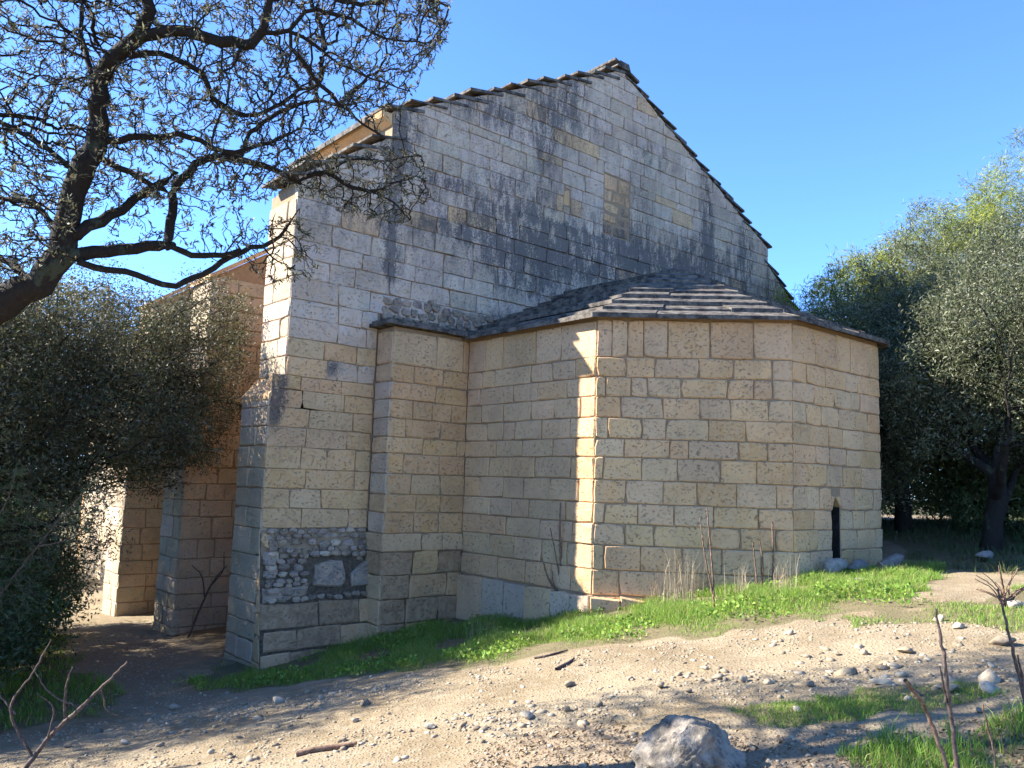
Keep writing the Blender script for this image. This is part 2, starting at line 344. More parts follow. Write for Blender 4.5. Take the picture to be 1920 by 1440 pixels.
def block(face, poly, tint, parent, name='ashlar_block', gap=0.005, bevel=0.014, proud=None, wear=0.007, depth=0.10, mat=None, mids=True):
    if area(poly) < 0.004: return
    pr = random.uniform(0.004, 0.016) if proud is None else proud
    P = np.array(poly, float)
    if mids:   # mid-edge points so that the arrises wander like worn stone
        Q = []
        for i in range(len(P)):
            Q += [P[i], P[i]*0.5+P[(i+1) % len(P)]*0.5]
        P = np.array(Q)
    c = P.mean(0); ext = np.ptp(P, axis=0)/2+1e-6
    def shrink(P, d): return c + (P-c)*np.maximum(0.2, (1-d/ext))
    out = shrink(P, gap) + np.array([[random.uniform(-wear, wear), random.uniform(-wear, wear)] for _ in P])
    if mids:
        for i in range(0, len(P), 2):
            if random.random() < .35: out[i] += (c-out[i])/np.maximum(1e-6, np.linalg.norm(c-out[i]))*random.uniform(.008, .035)
    inn = c + (out-c)*np.maximum(0.2, 1-(bevel*random.uniform(0.7, 1.3))/ext)
    n = len(P)
    tl = (random.uniform(-.004, .004), random.uniform(-.004, .004))
    V = [face.pt(s, z, -depth) for s, z in out] + [face.pt(s, z, pr-bevel*0.8) for s, z in out] + \
        [face.pt(s, z, pr + tl[0]*(s-c[0])/ext[0] + tl[1]*(z-c[1])/ext[1]) for s, z in inn]
    Fc = [(i, (i+1) % n, n+(i+1) % n, n+i) for i in range(n)] + [(n+i, n+(i+1) % n, 2*n+(i+1) % n, 2*n+i) for i in range(n)] + [tuple(range(2*n, 3*n))]
    ctr = face.pt(c[0], c[1], 0); dep = float(ctr@fwd); vd = -ctr/np.linalg.norm(ctr)
    BLOCKS.append(dict(V=np.array(V), F=Fc, tint=tint, parent=parent, name=name, ctr=ctr, mat=mat or STONE,
                       px=area(poly)*max(0.02, float(vd@face.n))/dep**2 if dep > 0 else 0))
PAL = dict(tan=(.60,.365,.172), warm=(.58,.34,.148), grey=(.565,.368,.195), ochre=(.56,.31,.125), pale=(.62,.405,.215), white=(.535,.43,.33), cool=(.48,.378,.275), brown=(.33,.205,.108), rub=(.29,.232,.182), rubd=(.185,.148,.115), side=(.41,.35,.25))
def pick(weights, var=0.09):
    k = random.choices(list(weights), list(weights.values()))[0]; v = random.uniform(1-var, 1+var)
    return tuple(x*v*random.uniform(.97, 1.03) for x in PAL[k])
def split_joints(s0, s1, lo=.36, hi=.78):
    j = [s0]; 
    while s1-j[-1] > hi*1.25: j.append(j[-1]+random.uniform(lo, hi))
    if s1-j[-1] > hi: j.append((s1+j[-1])/2)
    j.append(s1); return j

# --- cores (lime mortar / rubble behind the facing)
YC = YM+0.014
def xz(p, y): return (p[0], y, p[1])
g = Geo()
poly = [(5.295, -3.6), (5.295, 4.50), (6.87, 5.66), (6.87, 6.10), (12.40, 8.84), (17.93, 6.10), (17.93, 5.66), (19.53, 4.50), (19.53, -3.6)]
g.prism([xz(p, YC) for p in poly], (0, 0.75, 0), (.3, .26, .2))
gable = g.build('gable_wall', MORTAR, chapel)
g = Geo()
poly = [(6.95, -3.6), (6.95, 6.02), (12.40, 8.72), (17.85, 6.02), (17.85, -3.6)]
g.prism([xz(p, YC+0.74) for p in poly if True], (0, 2.6, 0), PAL['tan'])
poly = [(6.20, -3.6), (6.20, 3.45), (12.4, 5.2), (18.6, 3.45), (18.6, -3.6)]
g.prism([xz(p, YC+3.35) for p in poly], (0, 11.5, 0), PAL['tan'])
nave = g.build('nave_wall', STONE, chapel)
# presbytery and apse cores, with the slit window cut into the front face
g = Geo()
g.box((XP+0.014, YP+0.014, -3.2), (16.0, YM+0.3, 2.40), (.3, .26, .2))
presb = g.build('presbytery_wall', MORTAR, chapel)
g = Geo()
I = 0.014
def ins(p, d=I):
    c = np.array([11.40, 9.2]); v = np.array(p)-c; return tuple(c+v*(1-d/3.1))
ring = [(A_X+I, YP+0.2), ins(C1), ins(C2), ins(C3), ins(C4), (C4[0]-I, YP+0.2)]
for i in range(5):
    if i == 2: continue
    p, q = ring[i], ring[i+1]
    g.add([(p[0], p[1], -3), (q[0], q[1], -3), (q[0], q[1], 2.40), (p[0], p[1], 2.40)], [(0, 1, 2, 3)], (.3, .26, .2))
p, q = ring[2], ring[3]; yF = p[1]
sx0, sx1, sz0, sz1 = 11.17, 11.40, -0.98, -0.02
for (xa, xb, za, zb) in ((p[0], sx0, -3, 2.4), (sx1, q[0], -3, 2.4), (sx0, sx1, sz1, 2.4), (sx0, sx1, -3, sz0)):
    g.add([(xa, yF, za), (xb, yF, za), (xb, yF, zb), (xa, yF, zb)], [(0, 1, 2, 3)], (.3, .26, .2))
apse = g.build('apse_wall', MORTAR, chapel)
g = Geo(); yb_ = yF+0.75
g.add([(sx0, yF, sz0), (sx1, yF, sz0), (sx1, yF, sz1), (sx0, yF, sz1), (sx0+.10, yb_, sz0), (sx1-.06, yb_, sz0), (sx1-.06, yb_, sz1), (sx0+.10, yb_, sz1)],
      [(0, 4, 7, 3), (1, 2, 6, 5), (3, 7, 6, 2), (0, 1, 5, 4), (4, 5, 6, 7)], PAL['brown'])
so_ = g.build('window_slit', DARKVOID, apse)

# --- apse facing: courses read off the photograph
ZC = [2.345, 1.815, 1.535, 1.262, 0.968, 0.680, 0.425, 0.115, -0.205, -0.482, -0.768, -1.10, -1.435, -1.80, -2.4]
def to_s(face, px, z):   # abscissa on the face of image column px at height z
    best = None
    for a in np.linspace(0, face.L, 200):
        P = face.pt(a, z); c = 960+F_PX*(P@right)/(P@fwd)
        if best is None or abs(c-px) < best[0]: best = (abs(c-px), a)
    return best[1]
D_J = [[205,292,380,515,755,1000],[285,440,690,885,1105],[165,310,400,590,855,1000,1105],[250,490,695,870,1085],[180,370,505,745,955],[270,525,635,915,1080],[150,370,570,815,1015],[280,490,680,905,1125]]
D_J = [[1080+v/3 for v in r] for r in D_J] + [[960+v/3 for v in r] for r in ([520,710,910,1130,1385],[635,795,1110,1285,1480],[515,720,960,1185,1400],[600,860,1100,1300,1500])]
L_J = [[750,850,1035,1180],[735,805,1005,1130,1260],[720,905,1045,1210],[730,850,1005,1140,1290],[760,850,915,1065,1230],[810,960,1130,1260],[770,895,1025,1230],[720,850,965,1110,1280]]
L_J = [[660+v/3 for v in r] for r in L_J] + [[660+v/4 for v in r] for r in ([1035,1200,1325,1600],[1150,1405,1650],[1030,1220,1420,1610],[1090,1295,1490,1640])]
W_DIAG = dict(tan=4, grey=3, warm=.7, pale=1.2, ochre=.2); W_LEFT = dict(grey=4, tan=2, pale=2); W_FRONT = dict(tan=4, warm=1, pale=1, grey=2)  # left mix greyed and lifted in colour for that face's sky-lit shade
def coursed(face, joints, weights, parent, z=ZC, top=0, proud=None, wear=0.005):
    for i in range(len(z)-1):
        if i < len(joints):
            js = [0]+[to_s(face, p, (z[i]+z[i+1])/2) for p in joints[i]]+[face.L]
        else: js = split_joints(0, face.L)
        js = [js[0]]+[b for a, b in zip(js, js[1:]) if b-a > .05]
        if face.L-js[-1] > 1e-6: js[-1] = face.L
        for a, b in zip(js, js[1:]):
            wt = dict(weights)
            if i == 0: wt = dict(pale=3, tan=2, grey=1)
            block(face, [(a, z[i+1]), (b, z[i+1]), (b, z[i]), (a, z[i])], pick(wt), parent, wear=wear, proud=proud)
coursed(fDiag, D_J, W_DIAG, apse); coursed(fLeft, L_J, W_LEFT, apse, ZC[:13])
# front face, leaving the slit open
for i in range(len(ZC)-1):
    zt, zb = ZC[i], ZC[i+1]
    hole = zb < sz1-.02 and zt > sz0+.02
    s0_, s1_ = sx0-C2[0]-.005, sx1-C2[0]+.005
    if hole:
        segs = [split_joints(0, s0_, .3, .62), split_joints(s1_, fFront.L, .3, .6)]
    else: segs = [split_joints(0, fFront.L, .3, .62)]
    for js in segs:
        for a, b in zip(js, js[1:]):
            block(fFront, [(a, zb), (b, zb), (b, zt), (a, zt)], pick(W_FRONT if i else dict(pale=3, tan=2)), apse)
s0_, s1_ = sx0-C2[0], sx1-C2[0]
block(fFront, [(s0_-.01, sz1-.20), (s0_+.10, sz1+.01), (s0_-.01, sz1+.01)], PAL['tan'], apse, mids=False, proud=.004)
block(fFront, [(s1_+.01, sz1-.17), (s1_+.01, sz1+.01), (s0_+.11, sz1+.01)], PAL['tan'], apse, mids=False, proud=.004)
for f_ in (fDiag2, fRight):
    for i in range(len(ZC)-1):
        js = split_joints(0, f_.L)
        for a, b in zip(js, js[1:]): block(f_, [(a, ZC[i+1]), (b, ZC[i+1]), (b, ZC[i]), (a, ZC[i])], pick(W_FRONT), apse)
# plinth: proud slabs under the left and diagonal faces
fPl = Face((A_X-0.075, YP), (A_X-0.075, C1Y-0.03)); 
for a, b in zip(*(lambda j: (j, j[1:]))(split_joints(0, fPl.L, .4, .7))):
    block(fPl, [(a, -2.5), (b, -2.5), (b, -1.452), (a, -1.452)], pick(dict(cool=3, grey=2)), apse, 'plinth_block', proud=0.01, wear=.012, depth=.14)
fPd = Face((A_X-0.075, C1Y-0.035), (A_X+0.55, C1Y-0.66))
for a, b in ((0, .42), (.42, .88)):
    block(fPd, [(a, -2.2), (b, -2.2), (b, -1.46-.03*(a > .1)), (a, -1.45)], pick(dict(pale=3)), apse, 'plinth_block', proud=0.05, wear=.02, depth=.25)
# --- presbytery pilaster
P_J = [[480,625],[350,515],[470],[345,450,560],[300,500],[400,590],[290,490],[330,495]]
P_J = [[660+v/3 for v in r] for r in P_J]
ZP = ZC[:10]+[-0.80]
coursed(fPil, P_J, dict(warm=4, tan=3, grey=.6), presb, ZP)
ZP2 = [-0.80, -1.07, -1.42, -1.78, -2.15, -2.7]
fPil2 = Face((XP-0.03, YP-0.035), (A_X, YP-0.035)); coursed(fPil2, [], dict(brown=3, warm=1), presb, ZP2, wear=.012)
coursed(fPilSide, [[] for _ in ZP], dict(grey=3, cool=3), presb, ZP, wear=.004)
fPilSide2 = Face((XP-0.03, YM), (XP-0.03, YP-0.035)); coursed(fPilSide2, [[] for _ in ZP2], dict(grey=3, brown=1), presb, ZP2, wear=.008)

# --- gable wall facing
def rz_l(x): return EAVE[1]+(x-EAVE[0])*(APEX[1]-EAVE[1])/(APEX[0]-EAVE[0])
def subtract(rects, h):
    out = []
    for (a, b, c, d) in rects:
        if b <= h[0] or a >= h[1] or d <= h[2] or c >= h[3]: out.append((a, b, c, d)); continue
        if a < h[0]: out.append((a, h[0], c, d))
        if b > h[1]: out.append((h[1], b, c, d))
        m0, m1 = max(a, h[0]), min(b, h[1])
        if c < h[2]: out.append((m0, m1, c, h[2]))
        if d > h[3]: out.append((m0, m1, h[3], d))
    return out
NICHE = (11.93, 12.74, 5.15, 6.45); SLOT = (10.80, 11.00, 5.46, 5.82)
zc = [-0.735, -0.449, -0.162, 0.126, 0.449, 0.735, 1.02, 1.29, 1.50, 1.79, 2.07, 2.377, 2.66, 2.99, 3.30, 3.57, 3.90, 4.22, 4.50, 4.78, 5.05]
while zc[-1] < 8.9: zc.append(zc[-1]+random.choice([.17, .27, .30, .33, .24]))
k = (APEX[1]-EAVE[1])/(APEX[0]-EAVE[0]); ka = (AIS[1]-AIL[1])/(AIS[0]-AIL[0])
for z0, z1 in zip(zc, zc[1:]):
    if z1 < 1.0: xa, xb = 5.05, XP+.2
    elif z1 < 1.52: xa, xb = 5.06, XP+.2
    elif z1 < 2.5: xa, xb = XL, XP+.3
    else: xa, xb = XL, 19.5
    js = split_joints(xa, xb, .38, .82); 
    for a, b in zip(js, js[1:]):
        xm, zm = (a+b)/2, (z0+z1)/2
        if a > XP and z1 < 2.55+max(0, min(a-8.3, 14.2-b))*0.46 and b < 15.0: continue
        if z1 < 2.95 and b > XP-.02:  # rubble strip over the presbytery eave
            if a > XP-.02: continue
            b = XP-.02 if z1 < 2.7 else b
        rects = subtract(subtract([(a, b, z0, z1)], NICHE), SLOT)
        for (ra, rb, rc, rd) in rects:
            pieces = [[(ra, rc), (rb, rc), (rb, rd), (ra, rd)]]
            if rd > AIL[1]-.05:
                pieces = []
                base_ = [(ra, rc), (rb, rc), (rb, rd), (ra, rd)]
                mid = clip(clip(base_, -1, 0, -EAVE[0]), 1, 0, 17.92)
                if len(mid) > 2: mid = clip(mid, -k, 1, EAVE[1]-k*EAVE[0]-.02)
                if len(mid) > 2: mid = clip(mid, k, 1, EAVE[1]+k*17.92-.02)
                lf = clip(base_, 1, 0, EAVE[0])
                if len(lf) > 2: lf = clip(lf, -ka, 1, AIL[1]-ka*AIL[0]-.02)
                rt = clip(base_, -1, 0, -17.92)
                if len(rt) > 2: rt = clip(rt, ka, 1, AIL[1]+ka*19.53-.02)
                pieces = [q for q in (mid, lf, rt) if len(q) > 2]
            hgt = min(1, max(0, (zm-1.2+(xm-6)*.35)/2.0))
            wt = dict(tan=3*(1-hgt)+.05, grey=1.2*(1-hgt)+.35*hgt, warm=.6*(1-hgt), pale=.5*(1-hgt), white=4*hgt, cool=2.5*hgt)
            pr = random.uniform(.004, .014) + (.035 if (z1 <= 5.06 and zm > 4.55 and 8.4 < xm < 15.5) else 0) + (.02 if (3.3 < zm < 4.55 and 7.8 < xm) else 0)
            for q in pieces: block(fGable, q, pick(wt, .06), gable, gap=.0035, bevel=.010, proud=pr, wear=.006, mat=STONE_G)
def rubble(face, region, size, weights, parent, name='rubble_stone', keep=None, aspect=1.5, proud=(.01, .04)):
    x0, x1, z0, z1 = region; z = z0
    while z < z1-.02:
        h = size*random.uniform(.65, 1.25); x = x0+random.uniform(-.05, .02)
        while x < x1:
            wd = h*random.uniform(.8, 1.3)*aspect
            cx, cz = x+wd/2, z+h/2+random.uniform(-.25, .25)*h
            n = 7; a0 = random.uniform(0, 6.28); P = []
            for i in range(n):
                t = a0+i*2*math.pi/n; c_, s_ = math.cos(t), math.sin(t)
                rr = random.uniform(.78, 1.22)/max(abs(c_), abs(s_))**.55
                P.append((cx+c_*rr*wd*.47, cz+s_*rr*h*.47))
            if keep is None or keep(cx, cz): block(face, P, pick(weights, .18), parent, name, gap=.0, bevel=.02, proud=random.uniform(*proud), wear=.004, mat=RUBBLE, mids=False)
            x += wd*random.uniform(.95, 1.15)
        z += h*.92
# infilled window and slot
nz = [NICHE[2], 5.40, 5.62, 5.86, 6.12, NICHE[3]]
for z0, z1 in zip(nz, nz[1:]):
    xm = random.uniform(12.2, 12.5)
    for a, b in ((NICHE[0], xm), (xm, NICHE[1])): block(fGable, [(a, z0+random.uniform(-.02, .02)), (b, z0), (b, z1+random.uniform(-.03, .02)), (a, z1)], pick(dict(warm=2, tan=2, brown=1)), gable, gap=.012, proud=random.uniform(-.012, .004), wear=.02, bevel=.03, mat=STONE_G)
block(fGable, [(SLOT[0]+.01, SLOT[2]+.01), (SLOT[1]-.01, SLOT[2]+.01), (SLOT[1]-.01, SLOT[3]-.01), (SLOT[0]+.01, SLOT[3]-.01)], PAL['warm'], gable, proud=-.011, wear=.015)
# strip of rubble over the presbytery roof
rubble(fGable, (6.86, 9.2, 2.55, 3.05), .15, dict(rub=1, rubd=4), gable, proud=(.02, .06), keep=lambda x, z: z < 3.0 and z > 2.5+max(0, x-8.3)*.46, aspect=1.1)
g = Geo(); g.add([fGable.pt(s_, z_, -.004) for s_, z_ in ((6.82, 2.45), (9.1, 2.45), (9.1, 2.97), (6.82, 2.97))], [(0, 1, 2, 3)]); g.build('rubble_bed', EARTHMORTAR, gable)
# battered base with the rubble patch
def base_keep(x, z):
    if z > -.80 and x < 5.2: return False
    if 5.75 < x < 6.45 and -1.66 < z < -1.18: return False
    if 6.42 < x < 6.9 and -1.66 < z < -1.2: return False
    return x < 6.80+(-.75-z)*.03
rubble(fBase, (5.14, 6.85, -1.76, -.76), .10, dict(rub=3, rubd=3, cool=.7), gable, keep=base_keep, aspect=1.6, proud=(.015, .06))
block(fBase, [(5.84, -1.56), (6.30, -1.60), (6.40, -1.50), (6.33, -1.22), (6.15, -1.20), (5.88, -1.26)], PAL['rub'], gable, 'rubble_stone', proud=.06, bevel=.03, mat=RUBBLE)
block(fBase, [(6.48, -1.60), (6.86, -1.60), (6.84, -1.22), (6.70, -1.22), (6.47, -1.42)], PAL['rub'], gable, 'rubble_stone', proud=.05, bevel=.03, mat=RUBBLE)
for a, b, c, d in ((5.07, 5.34, -1.22, -1.05), (5.08, 5.30, -1.42, -1.30), (5.07, 5.44, -1.76, -1.56), (5.50, 5.78, -1.70, -1.54), (5.06, 5.26, -1.03, -.78)):
    block(fBase, [(a, c), (b, c), (b, d), (a, d)], PAL['rub'] if c < -1.04 else PAL['tan'], gable, 'rubble_stone', proud=.02, bevel=.02, wear=.015, mat=RUBBLE)
for z0, z1, js in ((-2.12, -1.78, [5.06, 5.95, 6.62, 7.1]), (-2.42, -2.14, [5.08, 5.6, 6.3, 7.1]), (-2.9, -2.44, [5.06, 5.5, 6.2, 6.9, 7.4])):
    for a, b in zip(js, js[1:]): block(fBase, [(a, z0), (b, z0), (b, z1), (a, z1)], pick(dict(tan=3, brown=2, grey=1)), gable, wear=.014, bevel=.02)
g = Geo()   # core of the battered base
g.add([fBase.pt(s, z, -.012) for s, z in ((5.05, -3.4), (7.05, -3.4), (6.80, -.74), (5.05, -.74))], [(0, 1, 2, 3)], PAL['brown'])
g.build('base_mortar', EARTHMORTAR, gable)

# --- corner buttress and the two behind it
def buttress(y0, depth, topz, parent_name, full):
    g = Geo(); x1 = 6.4
    g.box((XL+.012, y0+.013, 1.0), (x1, y0+depth-.01, topz), PAL['tan'])
    g.prism([(5.062, y0+.013, -3.6), (x1, y0+.013, -3.6), (x1, y0+.013, 1.47), (XL+.01, y0+.013, 1.46), (5.062, y0+.013, 1.12)], (0, depth+.03, 0), PAL['tan'])
    if not full: g.prism([(XL+.012, y0+.013, topz-.01), (x1, y0+.013, topz-.01), (x1, y0+.013, topz+.72)], (0, depth-.03, 0), PAL['tan'])
    ob = g.build('buttress', MORTAR, chapel)
    zz = [z for z in zc if z <= topz+.05]
    low = [-3.0, -2.6, -2.3, -2.05, -1.78, -1.45, -1.12, -.735]
    fs = Face((XL, y0+depth), (XL, y0)); fl = Face((5.05, y0+depth+.03), (5.05, y0)); ff = Face((0, y0), (20, y0))
    allz = low[:-1]+zz
    for z0, z1 in zip(allz, allz[1:]):
        upper = z1 > 1.52
        f_ = fs if upper else fl
        zt = min(z1, 1.20) if not upper else z1
        zf0, zf1 = z0, z1
        if upper and z0 < 1.4: z0 = 1.47
        js = split_joints(0, f_.L, .3, .7)
        ex = 0.0
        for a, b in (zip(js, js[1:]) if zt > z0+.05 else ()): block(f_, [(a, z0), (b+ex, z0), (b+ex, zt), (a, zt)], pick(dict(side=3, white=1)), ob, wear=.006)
        if not full:
            js = split_joints(5.05 if not upper else XL, 6.4, .3, .65)
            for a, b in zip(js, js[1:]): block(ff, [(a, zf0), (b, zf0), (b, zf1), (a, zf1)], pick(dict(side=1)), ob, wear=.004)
    # weathering slab on the offset
    g = Geo(); g.prism([(5.03, y0-.01, 1.12), (5.03, y0-.01, 1.20), (XL+.01, y0-.01, 1.50), (XL+.01, y0-.01, 1.42)], (0, depth+.06, 0), PAL['grey'])
    g.build('offset_slab', RUBBLE, ob)
    if not full:
        g = Geo(); g.prism([(XL-.06, y0-.04, topz-.06), (XL-.06, y0-.04, topz+.03), (6.3, y0-.04, topz+.76), (6.3, y0-.04, topz+.67)], (0, depth+.08, 0), PAL['grey'])
        g.build('coping_slab', RUBBLE, ob)
    else:  # flared foot of the corner buttress
        g = Geo(); g.prism([(5.062, YM, -.75), (5.062, YM-.30, -3.4), (5.062, YM+.2, -3.4), (5.062, YM+.2, -.75)], (1.7, 0, 0), PAL['grey'])
        g.build('foot_mortar', MORTAR, ob)
        lz = [-2.9, -2.55, -2.2, -1.9, -1.6, -1.3, -1.0]
        for z0, z1 in zip(lz, lz[1:]):
            y_f = lambda z: YM-.146*(-.75-z)+.02
            fq = Face((5.05, YM), (5.05, YM-1.0))
            block(fq, [(0, z0), (YM-y_f(z0), z0), (YM-y_f(z1), z1), (0, z1)], pick(dict(pale=2, grey=2)), ob, wear=.006)
    return ob
b1 = buttress(YM, .95, 4.42, 'b', True); b2 = buttress(14.69, .95, 3.55, 'b', False); b3 = buttress(18.0, .95, 3.55, 'b', False)
# side wall of the aisle between the buttresses
fSide = Face((6.18, 26.0), (6.18, YM+3.4)); fSideU = Face((6.935, YM+3.3), (6.935, YM+.9))
for z0, z1 in zip([-3.0, -2.6, -2.3, -2.05, -1.78, -1.45, -1.12]+zc, [-2.6, -2.3, -2.05, -1.78, -1.45, -1.12]+zc):
    if z1 > 5.95: break
    js = split_joints(0, (fSide if z1 < 3.45 else fSideU).L, .5, .9)
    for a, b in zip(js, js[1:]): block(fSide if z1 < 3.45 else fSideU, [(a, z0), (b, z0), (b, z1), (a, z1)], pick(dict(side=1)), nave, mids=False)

# --- roofs
def slab(g_parent, poly, z0, z1, name='roof_slab', tint=(.2, .2, .2), jit=.0):
    P = np.array([(x, y, z0) for x, y in poly]); g = Geo(); g.prism(P, (0, 0, z1-z0), tint)
    c = P.mean(0); return g.build(name, ROOF, g_parent, origin=c)
g = Geo()
for s in (1, -1):
    X = lambda x: x if s == 1 else 24.8-x
    P = [(X(6.62), YM+.5, 5.99), (X(12.4), YM+.5, 8.86), (X(12.4), YM+.5, 8.95), (X(6.62), YM+.5, 6.08)]
    g.prism(P if s == 1 else P[::-1], (0, 2.95, 0))
    P = [(X(6.0), YM+3.3, 3.42), (X(12.4), YM+3.3, 5.25), (X(12.4), YM+3.3, 5.36), (X(6.0), YM+3.3, 3.52)]
    g.prism(P if s == 1 else P[::-1], (0, 11.8, 0))
nroof = g.build('nave_roof', ROOF, chapel)
def rake(x0, z0, x1, z1, n, mirror):
    dx = (x1-x0)/n; dz = (z1-z0)/n
    for i in range(n):
        a = x0+dx*i-.02+random.uniform(-.09, .09); b = a+dx*1.75; zt = z0+dz*(i+.62)+random.uniform(-.015, .015)-.02; th = random.uniform(.03, .06)
        rise = dz*random.uniform(.55, .85)*(1.5 if mirror else .8); yf = YM-.035+random.uniform(-.02, .012)
        P = [(a, yf, zt-th), (b, yf, zt-th+rise), (b, yf, zt+rise), (a, yf, zt)]
        if mirror: P = [(24.8-p[0], p[1], p[2]) for p in P][::-1]
        g = Geo(); g.prism(P, (0, random.uniform(.7, .95), 0)); c = np.mean([np.array(p) for p in P], 0)
        g.build('roof_slab', ROOF, nroof, origin=c)
rake(6.70, 6.08, 12.40, 8.86, 13, False); rake(6.70, 6.08, 12.40, 8.86, 13, True)
rake(5.02, 4.40, 6.88, 5.68, 5, False); rake(5.02, 4.40, 6.88, 5.68, 5, True)
g = Geo(); g.prism([(12.2, YM-.07, 8.86), (12.62, YM-.07, 8.86), (12.56, YM-.07, 9.0), (12.28, YM-.07, 9.0)], (0, .9, 0)); g.build('ridge_stone', ROOF, nroof)
# cornice under the nave eave (sunlit)
g = Geo(); g.prism([(6.86, YM+.02, 5.86), (6.86, YM+.02, 6.06), (6.66, YM+.02, 6.06), (6.70, YM+.02, 5.98)], (0, 3.3, 0), PAL['tan']); g.build('cornice', STONE, nave)

# apse roof: stepped rings of slabs
CEN = np.array([11.40, 9.2])
def ringpts(i):
    f_ = 1-i/3.1
    q = [CEN+(np.array(c)-CEN)*f_ for c in (C1, C2, C3, C4)]
    return [np.array([q[0][0], YM-.02])]+q+[np.array([q[3][0], YM-.02])]
g = Geo()
o_ = ringpts(0.05); pk = [(CEN[0], CEN[1]), (CEN[0], YM)]
V = [(p[0], p[1], 2.36) for p in o_]+[(pk[0][0], pk[0][1], 3.84), (pk[1][0], pk[1][1], 3.84)]
g.add(V, [(0, 1, 6, 7), (1, 2, 6), (2, 3, 6), (3, 4, 6), (4, 5, 7, 6), (5, 4, 3, 2, 1, 0)])
aroof = g.build('apse_roof', ROOF, chapel)
NL = 9
for k_ in range(NL):
    run = 3.1/NL; i0 = -0.17+k_*run*.99; zb = 2.352+k_*.166; th = .054; rise = .118
    o_ = ringpts(i0); dep_ = min(3.08-i0, run*1.7); inn = ringpts(i0+dep_)
    for e in range(5):
        L = np.linalg.norm(o_[e+1]-o_[e]); n = max(1, int(round(L/random.uniform(.75, 1.1))))
        ts = [0]+sorted((j+random.uniform(-.2, .2))/n for j in range(1, n))+[1]
        for t0, t1 in zip(ts, ts[1:]):
            nrm = (o_[e]+o_[e+1])/2-(inn[e]+inn[e+1])/2; nrm = nrm/max(1e-6, np.linalg.norm(nrm))*random.uniform(-.02, .02)
            P = [o_[e]+(o_[e+1]-o_[e])*t0+nrm, o_[e]+(o_[e+1]-o_[e])*t1+nrm, inn[e]+(inn[e+1]-inn[e])*t1, inn[e]+(inn[e+1]-inn[e])*t0]
            dz = random.uniform(-.008, .008); zi = rise*dep_/run; tt = th+random.uniform(-.008, .014)
            Z0 = [zb+dz, zb+dz, zb+dz+zi*.8, zb+dz+zi*.8]; Z1 = [zb+dz+tt, zb+dz+tt, zb+dz+tt+zi, zb+dz+tt+zi]
            g = Geo(); V8 = [(q[0], q[1], z) for q, z in zip(P, Z0)]+[(q[0], q[1], z) for q, z in zip(P, Z1)]
            g.add(V8, [(3, 2, 1, 0), (4, 5, 6, 7), (0, 1, 5, 4), (1, 2, 6, 5), (2, 3, 7, 6), (3, 0, 4, 7)])
            g.build('roof_slab', ROOF, aroof, origin=np.mean(V8, 0))
# eave slabs over the pilaster
xs = [6.62, 7.15, 7.75, A_X-.16]
for a, b in zip(xs, xs[1:]):
    slab(aroof, [(a, YP-.15), (b, YP-.15), (b, YM-.01), (a, YM-.01)], 2.405+random.uniform(-.008, .008), 2.462)
    slab(aroof, [(a+.05, YP-.08), (b+.05, YP-.08), (b+.05, YM-.01), (a+.05, YM-.01)], 2.468, 2.510+random.uniform(-.006, .006))

# --- realise the blocks: the 300 that show largest as objects, the rest as one part
BLOCKS.sort(key=lambda b: -b['px'])
ash = [b for b in BLOCKS if b['name'] == 'ashlar_block']; oth = [b for b in BLOCKS if b['name'] != 'ashlar_block']
for b in ash[:300]+oth: build(b['name'], b['V'], b['F'], b['mat'], b['parent'], b['tint'], False, b['ctr'])
g = Geo(); nf = 0; mi = []
for b in ash[300:]: g.add(b['V'], b['F'], b['tint']); mi += [int(b['mat'] is STONE_G)]*len(b['F'])
rest = g.build('ashlar_masonry', STONE, chapel); rest['kind'] = 'stuff'
rest.data.materials.append(STONE_G); rest.data.polygons.foreach_set('material_index', mi)

